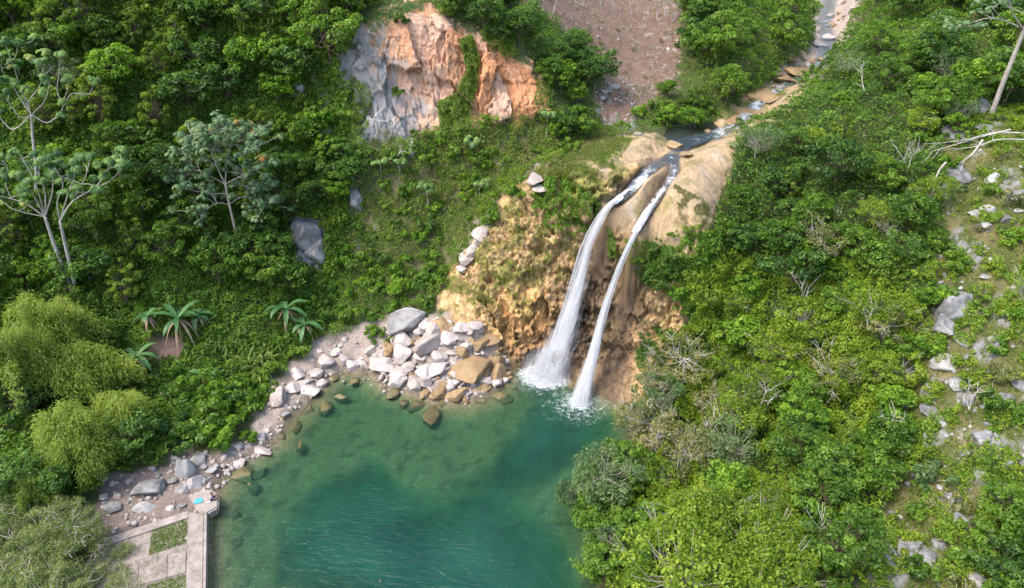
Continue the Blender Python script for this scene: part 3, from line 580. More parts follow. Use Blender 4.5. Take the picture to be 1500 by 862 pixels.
def build_fall(P, label, w, th, base_r, seed, nd):
    root = empty('waterfall', P[-1]); inv = -P[-1]
    tag(root, cat='waterfall', label=label)
    for nm, k, kt, dn, mt in (('main_stream', .62, .6, [.66, .56, .46, .44, .55, .78], M_CORE), ('main_stream', .85, .85, [.5, .34, .22, .20, .36, .62], M_CORE), ('veil', 1.15, 1.1, [.25, .3, .3, .32, .42, .66], M_VEIL), ('veil', 1.45, 1.5, [-.1, .08, .16, .18, .32, .56], M_VEIL), ('veil', 1.85, 1.9, [-.3, -.1, .02, .08, .22, .5], M_VEIL)):
        V, Q, fl = fall_tube(P, np.array(w) * k, np.array(th) * kt, dn, seed + k, 44, .12 + .30 * (k > 1))
        link(nm, make_mesh(nm, V + inv, Q, mt, {'flow': fl}, True), root)
    # torn strands that leave the main sheet and fall beside it
    g = np.random.default_rng(int(seed * 77)); G = Geo(); n = len(P); t = np.linspace(0, 1, n); ww = np.interp(t, np.linspace(0, 1, len(w)), w); fl_all = []
    for q in range(11):
        i0 = int(n * g.uniform(.12, .6)); i1 = min(n, i0 + int(n * g.uniform(.25, .6))); a0 = g.uniform(-.85, .85); dr = g.uniform(-.15, .3) * np.sign(a0); idx = np.arange(i0, i1)
        if len(idx) < 6: continue
        off = (a0 + dr * (t[idx] - t[i0])) * ww[idx]; S = P[idx] + np.stack([off, off * .3, 0 * off], 1) + inv + np.stack([.08 * fbm(np.stack([t[idx] * 9, idx * 0. + q * 3.7, idx * 0.], 1), 3), -.15 + 0 * off, 0 * off], 1)
        r = g.uniform(.02, .055) * np.sin(np.linspace(.12, 3.0, len(idx))) ** .6; V, Fs_ = tube(S, r, 6); G.add(V, Fs_); s_ = np.repeat(idx * .25, 6); fl_all.append(np.stack([np.tile(np.cos(np.arange(6)), len(idx)) * .1 + q, s_, np.full(len(V), .42)], 1))
    st = link('strands', make_mesh('strands', np.concatenate(G.v), [np.concatenate(x) for x in G.f.values()], M_CORE, {'flow': np.concatenate(fl_all)}, True), root)
    # fine mist that hangs over the foot of the fall
    V = IC2[0] * np.array([1.0, .75, .85]) * base_r * .85; V[:, 2] = V[:, 2] + base_r * .42; V = V + unit(V) * (.18 * base_r * fbm(V * .8 + seed, 3))[:, None]
    ms = link('mist', make_mesh('mist', V, IC2[1], M_MIST), root); ms['kind'] = 'stuff'
    V, Fm = splash(P[-1], base_r, base_r * .55, nd, int(seed * 10))
    o = link('splash', make_mesh('splash', V + inv, Fm, M_SPRAY), root); o['kind'] = 'stuff'
    # low boiling skirt of white water
    n, na = 10, 48; rr = np.linspace(.25, 1.25, n) * base_r; ang = np.arange(na + 1) * 2 * math.pi / na
    R, Aa = np.meshgrid(rr, ang, indexing='ij'); hgt = base_r * .42 * np.exp(-(R / base_r * 1.7) ** 2)
    V = np.stack([np.cos(Aa) * R * 1.1, np.sin(Aa) * R * .85, hgt], -1).reshape(-1, 3); q = fbm((V + P[-1]) * 1.3, 4); V[:, 2] = np.maximum(V[:, 2] * (1 + .9 * q) , .015) + .03 * q
    fl = np.stack([V[:, 0] * 1.2, R.ravel() * 4.0, .62 - .75 * (R.ravel() / rr[-1])], 1)
    link('boil', make_mesh('boil', V, quadgrid(n, na + 1), M_CORE, {'flow': fl}, True), root)
    return root
build_fall(LFP, 'broad white waterfall dropping from the lip to the pool, with the wider splash', [.30, .52, .66, .98, 1.22, 1.55, 1.95, 2.5], [.14, .24, .32, .4, .5, .6, .8, 1.1], 3.5, 1.0, 3400)
build_fall(RFP, 'slender waterfall streaming from the right channel of the dome into the pool', [.20, .34, .40, .42, .46, .52, .66, .85, 1.15], [.10, .14, .18, .22, .3, .35, .4, .5, .6], 1.8, 2.0, 1300)
print('water', round(time.time() - T0, 1))
# ------------------------------------------------------------------ boulders
import bmesh
def ico(sub):
    bm = bmesh.new(); bmesh.ops.create_icosphere(bm, subdivisions=sub, radius=1.0)
    V = np.array([v.co[:] for v in bm.verts]); Fs = np.array([[v.index for v in f.verts] for f in bm.faces]); bm.free(); return V, Fs
IC4, IC3, IC2 = ico(5), ico(4), ico(3)
def rock_mesh(name, seed, mat, ic=IC4, cuts=13, stretch=(1, .8, .65), rough=.05, flat_top=False):
    g = np.random.default_rng(seed); V = ic[0].copy() * 1.25
    for k in range(cuts):
        nrm = unit(g.normal(size=3)); 
        if flat_top and k == 0: nrm = unit(np.array([.08, -.05, 1.0]))
        d = g.uniform(.56, .92) if not (flat_top and k == 0) else .35
        h = V @ nrm; V = V - np.maximum(h - d, 0)[:, None] * nrm * .97
    V = V * np.array(stretch) 
    N = unit(V); V = V + N * (rough * fbm(V * 1.6 + seed * 3.1, 4) * 1.6 + rough * .5 * fbm(V * 5 + seed, 4, .6, True))[:, None]
    V -= (V.max(0) + V.min(0)) / 2; V /= (V[:, 0].max() - V[:, 0].min())
    return make_mesh(name, V, ic[1], mat, None, False)
M_WHITE = rough_mat('pale_limestone', (.27, .225, .20), (.47, .41, .37), 2.2, .55, .85, .25)
M_GREYR = rough_mat('grey_limestone', (.095, .092, .09), (.26, .25, .235), 1.8, .6, .85, .2, (.37, .355, .335))
M_TAN = rough_mat('tan_travertine', (.165, .105, .05), (.32, .22, .115), 2.0, .5, .75, .2)
M_DKG = rough_mat('dark_karst', (.055, .055, .055), (.155, .152, .15), 2.6, .8, .85, .2, (.29, .285, .27))
M_WET = rough_mat('wet_algae_stone', (.075, .062, .026), (.15, .125, .055), 2.0, .4, .5, .2)
ROCKS = {}
for kind, mat, st in (('pale', M_WHITE, .05), ('grey', M_GREYR, .06), ('tan', M_TAN, .06), ('karst', M_DKG, .11), ('wet', M_WET, .05)):
    ROCKS[kind] = [rock_mesh('boulder', 100 + i + 10 * len(ROCKS), mat, IC3, 13 + i, ((1, .8, .62), (1, .7, .8), (1, .95, .55), (1, .6, .5), (1, .85, .9))[i % 5], st) for i in range(7)]
    ROCKS[kind + '_s'] = [rock_mesh('boulder', 300 + i + 10 * len(ROCKS), mat, IC2, 12, ((1, .8, .62), (1, .7, .8), (1, .95, .55), (1, .6, .5))[i % 4], st) for i in range(6)]
WORDS = {'pale': 'pale pinkish white', 'grey': 'rough light grey', 'tan': 'tan brown', 'karst': 'jagged dark grey', 'wet': 'wet olive brown'}
PLACES = {}
def depth_of(P): d = np.asarray(P) - CAM; return d[1] * CP - d[2] * SP
ROCK_PT = []
def boulder(u, v, w, kind, hr=None, sink=.3, rz=None, up=0.0, g=rng, place='', idx=None, tilt=.25, label=None, P=None):
    """w: width in photo pixels"""
    if P is None: P = ground(u, v + w * .12)
    s = w * depth_of(P) / F; small = w < 14
    me = ROCKS[kind + ('_s' if small else '')]; me = me[int(g.integers(len(me))) if idx is None else idx]
    o = link('boulder', me); zs = (hr if hr else g.uniform(.75, 1.15))
    o.scale = (s * 1.12, s * 1.12 * g.uniform(.85, 1.15), s * 1.12 * zs); o.rotation_euler = (g.uniform(-tilt, tilt), g.uniform(-tilt, tilt), g.uniform(0, 6.28) if rz is None else rz)
    hh = .33 * s * zs
    o.location = (P[0], P[1], P[2] + hh * (1 - 2 * sink) + up)
    size = 'small' if w < 12 else 'medium' if w < 22 else 'large' if w < 36 else 'huge'
    if place.startswith('scattered on'): grp = place
    else: grp = 'boulders ' + place
    tag(o, f'{size} {WORDS[kind]} boulder', 'boulder', grp, pos=np.array([P[0], P[1], P[2] + hh]), label=label)
    ROCK_PT.append((P[0], P[1], s)); return o
# boulders that can be told one by one
for a in [
 (597,476,52,'grey',1.0,'on the white rock bank',0,'biggest grey boulder, rounded, at the back of the white rock pile'),
 (628,505,46,'pale',.9,'on the white rock bank',1,'big white boulder just right of and below the big grey one'),
 (656,492,30,'pale',.8,'on the white rock bank',2,None),(612,522,28,'pale',.8,'on the white rock bank',3,None),(560,534,34,'pale',.7,'on the white rock bank',4,None),(588,545,30,'pale',.8,'on the white rock bank',5,None),
 (608,560,28,'pale',.8,'on the white rock bank',6,None),(640,540,26,'pale',.8,'on the white rock bank',0,None),(545,512,24,'pale',.7,'on the white rock bank',1,None),(676,480,24,'pale',.9,'on the white rock bank',2,None),
 (687,540,54,'tan',1.0,'at the foot of the falls',2,'biggest tan block, flat topped, left of the falls splash'),(722,530,34,'tan',1.0,'at the foot of the falls',1,None),(727,548,34,'tan',.9,'at the foot of the falls',4,None),(704,505,26,'tan',.9,'at the foot of the falls',0,None),
 (668,577,28,'tan',.8,'at the foot of the falls',5,None),(643,577,26,'tan',.8,'at the foot of the falls',6,None),(706,568,26,'tan',.7,'at the foot of the falls',3,None),(622,575,22,'tan',.8,'at the foot of the falls',1,None),(728,497,22,'tan',.9,'at the foot of the falls',2,None),
 (408,582,38,'pale',.9,'on the left bank of the pool',1,'largest pale boulder where the rocky bank meets the green shrubs'),(430,568,26,'pale',.8,'on the left bank of the pool',2,None),(447,560,24,'pale',.8,'on the left bank of the pool',3,None),(478,530,26,'pale',.7,'on the left bank of the pool',4,None),(455,572,22,'pale',.6,'on the left bank of the pool',0,None),
 (464,545,24,'pale',.7,'on the left bank of the pool',5,None),(383,659,32,'pale',.5,'on the left bank of the pool',3,'flat pale boulder at the water edge of the left bank'),
 (273,688,26,'grey',1.9,'beside the terrace',1,'tall upright pale grey slab of rock behind the seated person'),(293,672,26,'grey',.8,'beside the terrace',2,None),(290,706,26,'grey',.7,'beside the terrace',4,None),(218,714,44,'grey',.75,'beside the terrace',2,'round flat grey boulder in the gravel left of the upright slab'),(213,742,32,'grey',.6,'beside the terrace',3,None),(165,742,24,'grey',.6,'beside the terrace',0,None),(252,705,16,'grey',.7,'beside the terrace',0,None),(268,716,20,'grey',.7,'beside the terrace',1,None),(310,690,16,'grey',.7,'beside the terrace',0,None),(244,574,26,'pale',.7,'among the shrubs',0,'pale rock among the shrubs below the banana plants'),
 (783,262,32,'pale',.55,'on the dome',1,'white boulder on the mossy shoulder above the cliff'),(790,275,22,'pale',.55,'on the dome',2,'smaller white boulder touching the white one on the mossy shoulder'),
 (1000,508,20,'grey',.8,'on the falls cliff',2,None),
 (446,345,40,'karst',1.3,'on the left slope',4,'upper grey outcrop showing through the jungle between the silvery tree and the bright shrubs'),(462,366,36,'grey',1.3,'on the left slope',1,'lower pale grey outcrop in the jungle beside the upper one'),(445,378,30,'karst',1.2,'on the left slope',2,None),(512,262,30,'grey',1.4,'on the left slope',3,None),(522,295,28,'karst',1.4,'on the left slope',1,None),(440,128,26,'grey',1.2,'on the left slope',5,None),(706,345,26,'pale',1.0,'on the falls cliff',4,None),(694,362,26,'pale',1.0,'on the falls cliff',2,None),(712,332,20,'pale',.8,'on the falls cliff',3,None),(684,376,22,'pale',.8,'on the falls cliff',0,None),(702,354,18,'pale',.9,'on the falls cliff',1,None),(676,392,18,'pale',.8,'on the falls cliff',5,None),
 (1332,800,34,'grey',1.1,'on the rocky slope',1,'bright white outcrop boulder low on the rocky slope'),(1350,812,40,'grey',.7,'on the rocky slope',2,None),(1342,828,36,'grey',.6,'on the rocky slope',3,None),(1282,818,18,'grey',1.2,'on the rocky slope',1,None),(1370,832,18,'grey',.8,'on the rocky slope',0,None),
 (1393,450,44,'karst',1.2,'on the rocky slope',4,'tallest dark grey rock face in the middle of the rocky slope'),(1385,478,36,'karst',.9,'on the rocky slope',1,None),(1352,395,26,'karst',.9,'on the rocky slope',2,None),(1360,372,28,'karst',.9,'on the rocky slope',3,None),(1412,496,32,'grey',.5,'on the rocky slope',3,None),
 (1403,254,36,'karst',.8,'on the rocky slope',2,None),(1457,264,24,'grey',.9,'on the rocky slope',4,None),(1400,198,40,'karst',.7,'on the rocky slope',1,None),(1440,185,32,'karst',.7,'on the rocky slope',0,None),(1465,170,28,'karst',.7,'on the rocky slope',3,None),(1448,308,26,'grey',.8,'on the rocky slope',5,None),
 (1430,312,22,'grey',.8,'on the rocky slope',6,None),(1490,285,34,'karst',.9,'on the rocky slope',2,None),(1450,790,40,'karst',.9,'on the rocky slope',4,None),(1438,330,24,'grey',.8,'on the rocky slope',0,None),(1385,530,34,'grey',.8,'on the rocky slope',1,None),(1405,560,30,'karst',.8,'on the rocky slope',2,None),
 (1365,600,34,'karst',.8,'on the rocky slope',0,None),(1380,615,28,'grey',.7,'on the rocky slope',3,None),(1330,590,22,'grey',.9,'on the rocky slope',5,None),(1470,585,30,'karst',.9,'on the rocky slope',6,None),(1440,640,30,'karst',.8,'on the rocky slope',4,None),(1395,725,26,'karst',.8,'on the rocky slope',0,None),
 (1165,107,30,'tan',.7,'along the upper stream',2,'largest tan boulder beside the upper stream, mossy topped'),(1159,88,18,'tan',.8,'along the upper stream',1,None),(1213,56,22,'pale',.6,'along the upper stream',2,None),(1202,67,22,'pale',.6,'along the upper stream',3,None),(1203,90,14,'tan',.7,'along the upper stream',0,None),(1189,93,14,'tan',.7,'along the upper stream',1,None),(1137,112,14,'tan',.7,'along the upper stream',2,None),
 (1122,138,44,'tan',.35,'along the upper stream',2,None),(1092,163,40,'tan',.32,'along the upper stream',3,None),(1146,116,32,'tan',.35,'along the upper stream',0,None),(1072,178,30,'tan',.32,'along the upper stream',5,None),(1175,104,26,'tan',.4,'along the upper stream',6,None),(1035,196,16,'tan',.5,'along the upper stream',1,None),(1018,208,15,'pale',.5,'along the upper stream',1,None),(984,212,34,'tan',.42,'along the upper stream',3,None),(1003,226,22,'tan',.5,'along the upper stream',2,None),
 (950,600,26,'grey',.6,'at the foot of the falls',3,None),(930,597,18,'grey',.6,'at the foot of the falls',1,None),(845,563,22,'wet',.6,'at the foot of the falls',2,None),
]:
    u, v, w, kind, hr, pl, ix, lb = a
    boulder(u, v, w, kind, hr, place=pl, sink=(.46 if pl in ('on the rocky slope', 'on the left slope', 'on the falls cliff') else .3), up=(.25 if pl == 'along the upper stream' else 0), idx=None if w < 14 else ix, rz=(0.2 if hr > 1.5 else None), tilt=.12, label=lb)
# boulders lying in the shallows
for u, v, w, zc in [(632,609,36,.12),(577,577,24,.1),(566,557,14,.1),(440,655,22,-.25),(433,628,30,-.4),(354,697,34,-.25),(382,693,22,-.35),(478,600,26,-.4),(500,583,20,-.15),(558,853,42,-.42),(520,860,62,-.68),(500,850,40,-.95),(650,590,22,-.1),(592,592,18,-.25),(610,595,26,-.35),(733,583,34,-.25),(700,586,30,-.3),(410,640,26,-.3),(398,622,24,-.2),(450,605,30,-.5),(372,715,24,-.5),(480,548,14,.1),(490,555,16,.0),(520,560,18,-.1),(345,760,30,-.8),(340,800,26,-.8),(325,830,30,-.7)]:
    P = at_z(u, v, zc); P[2] = zc
    s = w * depth_of(P) / F
    o = boulder(u, v, w, 'wet', .65, P=np.array([P[0], P[1], zc - .33 * s * .65]), sink=.0, place='in the shallows', tilt=.15)
# filler: the loose rocks of each bank
def fill(poly, n, wmin, wmax, kinds, place, power=2.2, seed=1, sep=.42, avoid=None, lift=0.0):
    g = np.random.default_rng(seed); poly_a = np.array(poly); lo, hi = poly_a.min(0), poly_a.max(0); c = 0; tries = 0
    while c < n and tries < n * 60:
        tries += 1; u, v = g.uniform(lo, hi)
        if not inpoly(np.array([[u, v]]), poly)[0] or u < -20 or u > 1520 or v > 880: continue
        if avoid and inpoly(np.array([[u, v]]), avoid)[0]: continue
        w = wmin + (wmax - wmin) * g.uniform() ** power; P = ground(u, v); s = w * depth_of(P) / F
        if any((P[0] - q[0]) ** 2 + (P[1] - q[1]) ** 2 < (sep * (s + q[2])) ** 2 for q in ROCK_PT): continue
        boulder(u, v, w, kinds[int(g.integers(len(kinds)))], P=P, g=g, place=place, sink=(.45 if poly is RSLOPE else .32), up=g.uniform(0, lift)); c += 1
fill([(540,520),(575,485),(610,470),(690,475),(715,490),(740,520),(742,562),(690,590),(620,580),(560,562)], 84, 9, 30, ['pale', 'pale', 'pale', 'tan'], 'on the white rock bank', power=1.5, seed=2, sep=.27, lift=.45)
fill([(690,485),(735,500),(748,555),(690,590),(640,585),(660,545)], 16, 9, 24, ['tan'], 'at the foot of the falls', seed=3, sep=.33)
fill([(388,606),(400,572),(440,540),(470,505),(540,490),(555,540),(500,545),(470,572),(425,612)], 20, 7, 20, ['pale'], 'on the left bank of the pool', seed=4, sep=.34)
fill([(330,690),(345,660),(395,600),(425,612),(400,648),(340,690)], 14, 6, 18, ['pale', 'wet', 'grey'], 'on the left bank of the pool', seed=5, sep=.36)
fill(LBANK[:-2] + [(296, 752), (150, 760)], 24, 6, 18, ['grey', 'grey', 'pale'], 'beside the terrace', 2.6, seed=6, sep=.36, avoid=[(272,715),(325,715),(325,770),(272,770)])
fill(RSLOPE, 42, 8, 34, ['karst', 'grey', 'grey', 'karst'], 'on the rocky slope', 2.0, seed=7, sep=.5)
fill(STONES, 34, 6, 18, ['pale', 'tan', 'pale'], 'along the upper stream', 1.8, seed=8, sep=.36)
fill([(860,160),(900,120),(905,185),(940,200),(890,200)], 14, 7, 16, ['pale', 'grey'], 'under the cleared field', 1.6, seed=9)
fill([(985,20),(1000,30),(995,130),(960,140)], 5, 5, 9, ['pale'], 'under the cleared field', 1.6, seed=10)
print('rocks', len(ROCK_PT), round(time.time() - T0, 1))

# gravel between the boulders: small stones nobody could count
def gravel(name, polys, n, smin, smax, mat, seed):
    g = np.random.default_rng(seed); Vs = []; Fs = []; k = 0; b = ico(2)
    for poly, nn in polys:
        pa = np.array(poly); lo, hi = pa.min(0), np.minimum(pa.max(0), (1560, 900)); uv = g.uniform(lo, hi, (nn * 3, 2)); uv = uv[inpoly(uv, poly)][:nn]
        for u, v in uv:
            P = ground(u, v); s = smin + (smax - smin) * g.uniform() ** 3
            q = b[0] * g.uniform(.6, 1.2, 3); 
            for _ in range(4):
                d = unit(g.normal(size=3)); h = q @ d; q = q - np.maximum(h - .6, 0)[:, None] * d
            Vs.append(q * s + P + (0, 0, s * .2)); Fs.append(b[1] + k); k += len(q)
    o = link(name, make_mesh(name, np.concatenate(Vs), np.concatenate(Fs), mat)); o['kind'] = 'stuff'; return o
gravel('gravel', [([(540,520),(575,485),(610,470),(690,475),(740,520),(742,562),(690,590),(620,580),(560,562)], 1500), (BANK, 1100), (LBANK, 700), (STONES, 380)], 0, .05, .36, M_WHITE, 21)
gravel('field_stones', [([(868,120),(925,105),(935,190),(880,198)], 260), (FIELD, 110), (RSLOPE, 600)], 0, .06, .34, M_GREYR, 22)
print('gravel', round(time.time() - T0, 1))
# ------------------------------------------------------------------ leaf colours (base colours, no shade in them)
GREEN = {
 'dark':   [(0, (.028, .074, .014)), (.5, (.068, .156, .023)), (1, (.160, .280, .042))],
 'mid':    [(0, (.036, .096, .010)), (.5, (.108, .212, .019)), (1, (.215, .350, .040))],
 'bright': [(0, (.048, .122, .008)), (.5, (.125, .250, .016)), (1, (.250, .400, .036))],
 'lime':   [(0, (.070, .140, .008)), (.5, (.170, .270, .016)), (1, (.330, .420, .044))],
 'olive':  [(0, (.070, .095, .026)), (.45, (.170, .195, .052)), (.8, (.290, .290, .095)), (1, (.36, .31, .16))],
 'grey':   [(0, (.040, .092, .030)), (.5, (.105, .185, .058)), (1, (.230, .310, .125))],
 'bamboo': [(0, (.090, .155, .016)), (.5, (.210, .300, .036)), (1, (.390, .470, .080))],
 'wispy':  [(0, (.085, .130, .030)), (.5, (.185, .250, .070)), (1, (.340, .390, .140))],
 'banana': [(0, (.024, .085, .028)), (.5, (.060, .155, .045)), (1, (.130, .255, .085))],
 'strap':  [(0, (.050, .110, .018)), (.5, (.120, .205, .030)), (1, (.300, .345, .090))],
 'vine':   [(0, (.050, .105, .010)), (.5, (.125, .210, .018)), (1, (.250, .340, .042))],
}
M_LEAF = {k: leaf_mat('leaves_' + k, v, trans=.5 if k != 'banana' else .25, rough=.45 if k in ('dark', 'banana', 'mid') else .55, spread=.38) for k, v in GREEN.items()}
M_BARK = rough_mat('pale_bark', (.20, .17, .14), (.42, .38, .33), 3.0, .4, .9, .15)
M_BARKD = rough_mat('brown_bark', (.07, .05, .035), (.18, .135, .10), 3.0, .4, .9, .15)
M_DEAD = rough_mat('bare_twigs', (.26, .23, .20), (.50, .46, .41), 3.0, .3, .9, .15)
M_CULM = rough_mat('bamboo_culm', (.12, .13, .04), (.25, .24, .09), 3.0, .2, .6, .15)

def rand_dirs(g, n, up=0.0):
    d = unit(g.normal(size=(n, 3))); d[:, 2] = d[:, 2] + up; return unit(d)
def clump_leaves(g, C, R, n, L, W, flat=.55, up=.35, var=0.0, hang=0.0):
    """leaves over the shell of one leafy spray: C centre, R (3) radii"""
    d = rand_dirs(g, n, up); r = g.uniform(.55, 1.05, n) ** .6
    P = C + d * r[:, None] * R; Nn = unit(d * (1 - flat) + np.array([0, 0, 1.0]) * flat + g.normal(0, .35, (n, 3)))
    D = unit(np.cross(Nn, g.normal(size=(n, 3))) + d * .5 + np.array([0, 0, -hang]))
    l = L * g.uniform(.45, 1.5, n)
    V, Q = leaves(P, Nn, D, l, l * W)
    v = np.clip(.5 + var + g.normal(0, .20, n), 0, 1)
    return V, Q, np.repeat(v, 4)
def crown_points(g, n, R, h0, h1, shape=1.0):
    """spray centres through an uneven dome, more of them near the outside"""
    out = []
    lob = [(unit(g.normal(size=3) * (1, 1, .6)), g.uniform(.55, 1.5)) for _ in range(8)]
    while len(out) < n:
        d = unit(g.normal(size=3)); d[2] = d[2] * .9 + .12
        k = max([s for q, s in lob if unit(d) @ q > .55] or [.55]); r = g.uniform(.45, 1.0) ** .5 * k
        p = np.array([d[0] * R * r, d[1] * R * r, h0 + (h1 - h0) * (.48 + .52 * d[2] * r * shape)])
        if all(np.linalg.norm(p - q) > .28 * R / max(n / 26, .8) ** .33 for q in out[-40:]): out.append(p)
    return np.array(out)
def make_tree(kind, seed, R, h, n_cl, n_leaf, L, W=.5, bark=None, trunk_r=.13, flat=.5, cl_r=.31, hang=.0, show=.38, bare=0):
    """trunk with limbs, crown of leaf sprays at the limb ends; returns the two meshes"""
    g = np.random.default_rng(seed); tr = Geo(); cr = Geo()
    lean = g.normal(0, .25, 2); top = np.array([lean[0], lean[1], h * .62]); mid = np.array([lean[0] * .3 + g.normal(0, .12), lean[1] * .3, h * .3])
    tp = spline([(0, 0, -.6), mid, top], 5); tr.add(*tube(tp, np.linspace(trunk_r, trunk_r * .5, len(tp)), 7))
    C = crown_points(g, n_cl, R, h * show, h)
    for c in C:
        st = tp[int(g.integers(len(tp) // 2, len(tp)))]; m = (st + c) / 2 + g.normal(0, .18 * R / 2, 3) + (0, 0, -.1 * R)
        b = spline([st, m, c], 3); tr.add(*tube(b, np.linspace(trunk_r * .36, .018, len(b)), 5))
        cr_r = R * cl_r * g.uniform(.65, 1.15)
        cr.add(*(lambda t: (t[0], t[1], t[2]))(clump_leaves(g, c, np.array([1, 1, .62]) * cr_r, int(n_leaf * g.uniform(.6, 1.3)), L, W, flat, .35, g.normal(0, .19), hang)))
    for k in range(bare):                                            # bare twigs that stand out of the leaves
        c = C[int(g.integers(len(C)))]; e = c + unit(c - (0, 0, h * .4)) * R * g.uniform(.25, .5)
        for q in range(4):
            e2 = e + g.normal(0, R * .17, 3); b = spline([c, (c + e2) / 2 + g.normal(0, .1, 3), e2], 3); tr.add(*tube(b, np.linspace(.035, .010, len(b)), 4))
    return tr.mesh('trunk', bark or M_BARKD, True), cr.mesh('crown', M_LEAF[kind])
def make_shrub(kind, seed, R, h, n_cl, n_leaf, L, W=.55, flat=.45, hang=0.0, bark=None, twigs=0):
    g = np.random.default_rng(seed); G = Geo(); S = Geo(); C = crown_points(g, n_cl, R, h * .05, h * .92)
    for c in C:
        b = spline([(g.normal(0, .08), g.normal(0, .08), -.3), c * (.5, .5, .55), c], 3); S.add(*tube(b, np.linspace(.035, .012, len(b)), 4))
        G.add(*clump_leaves(g, c, np.array([1, 1, .75]) * R * .40 * g.uniform(.7, 1.2), int(n_leaf * g.uniform(.6, 1.3)), L, W, flat, .35, g.normal(0, .14), hang))
    for k in range(twigs):
        d = rand_dirs(g, 1, .8)[0]; e = d * R * g.uniform(.9, 1.5); S.add(*tube(spline([(0, 0, 0), e * .5 + g.normal(0, .15, 3), e], 4), np.linspace(.03, .008, 9), 4))
    return S.mesh('stems', bark or M_BARKD, True), G.mesh('foliage', M_LEAF[kind])

TREES = {
 'dark':   [make_tree('dark', 10 + i, R, h, 54, 62, .42, .50) for i, (R, h) in enumerate([(2.7, 6.6), (2.3, 5.8), (3.0, 7.4)])],
 'mid':    [make_tree('mid', 20 + i, R, h, 54, 62, .39, .52, bare=2) for i, (R, h) in enumerate([(2.6, 6.2), (2.2, 5.4), (2.9, 7.0)])],
 'bright': [make_tree('bright', 30 + i, R, h, 48, 62, .39, .55) for i, (R, h) in enumerate([(2.3, 5.4), (2.0, 4.8), (2.7, 6.2)])],
 'lime':   [make_tree('lime', 40 + i, R, h, 64, 74, .27, .60, bark=M_BARK, flat=.4, bare=5) for i, (R, h) in enumerate([(2.5, 5.8), (2.1, 5.0), (2.9, 6.6)])],
 'olive':  [make_tree('olive', 50 + i, R, h, 30, 62, .28, .55, bark=M_DEAD, trunk_r=.15, bare=16) for i, (R, h) in enumerate([(2.7, 6.2), (2.3, 5.2), (3.0, 6.6)])],
 'grey':   [make_tree('grey', 60 + i, R, h, 52, 62, .28, .50, bark=M_BARK) for i, (R, h) in enumerate([(2.4, 5.6), (2.0, 4.8), (2.7, 6.4)])],
 'vine':   [make_tree('vine', 80 + i, R, h, 60, 60, .32, .55, hang=.6, show=.02, flat=.3) for i, (R, h) in enumerate([(1.7, 6.4), (1.4, 5.4), (1.9, 7.2)])],
 'wispy':  [make_tree('wispy', 70 + i, R, h, 40, 66, .24, .24, bark=M_DEAD, trunk_r=.07, flat=.2, hang=.7, bare=2) for i, (R, h) in enumerate([(2.1, 4.2), (1.8, 3.6), (2.4, 4.8)])],
}
SHRUBS = {
 'dark':   [make_shrub('dark', 110 + i, 1.15, 1.7, 10, 70, .34) for i in range(3)],
 'mid':    [make_shrub('mid', 120 + i, 1.1, 1.6, 10, 70, .33) for i in range(3)],
 'bright': [make_shrub('bright', 130 + i, 1.05, 1.5, 10, 62, .36) for i in range(3)],
 'lime':   [make_shrub('lime', 140 + i, 1.0, 1.4, 12, 75, .24) for i in range(3)],
 'olive':  [make_shrub('olive', 150 + i, 1.0, 1.4, 9, 50, .25, twigs=7, bark=M_DEAD) for i in range(3)],
 'grey':   [make_shrub('grey', 160 + i, 1.0, 1.4, 10, 60, .26, twigs=3, bark=M_DEAD) for i in range(3)],
 'vine':   [make_shrub('vine', 170 + i, 1.2, 1.5, 12, 70, .26, .6, hang=.4) for i in range(3)],
}
LOOK = {'dark': 'dark green', 'mid': 'mid green', 'bright': 'bright green', 'lime': 'yellow green', 'olive': 'pale olive twiggy', 'grey': 'grey green', 'wispy': 'wispy grey green', 'vine': 'vine covered', 'bamboo': 'yellow green'}
PLANTED = []
def put(root_name, protos, part_names, P, scale, rz, tilt=0.0, pair=None):
    root = empty(root_name, P); root.rotation_euler = (tilt, 0, rz); root.scale = (scale[0],) * 2 + (scale[1],)
    for nm, me in zip(part_names, protos): link(nm, me, root)
    return root
def put_tree(kind, P, s=1.0, g=rng, idx=None, label=None, hs=1.0, group=None):
    i = int(g.integers(3)) if idx is None else idx; s *= g.uniform(.9, 1.1)
    o = put('tree', TREES[kind][i], ('trunk', 'crown'), P, (s, s * hs * g.uniform(.92, 1.1)), g.uniform(0, 6.28))
    size = 'small' if s < .8 else 'tall' if s > 1.08 else 'medium'
    tag(o, f'{size} {LOOK[kind]} tree', 'tree', group or f'{LOOK[kind]} trees', pos=np.asarray(P) + (0, 0, 3.6 * s), label=label); return o
def put_shrub(kind, P, s=1.0, g=rng, label=None):
    s *= g.uniform(.8, 1.2); o = put('shrub', SHRUBS[kind][int(g.integers(3))], ('stems', 'foliage'), P, (s, s * g.uniform(.85, 1.25)), g.uniform(0, 6.28))
    size = 'low' if s < .85 else 'big' if s > 1.2 else 'medium'
    tag(o, f'{size} {LOOK[kind]} shrub', 'shrub', f'{LOOK[kind]} shrubs', pos=np.asarray(P) + (0, 0, .8 * s), label=label); return o

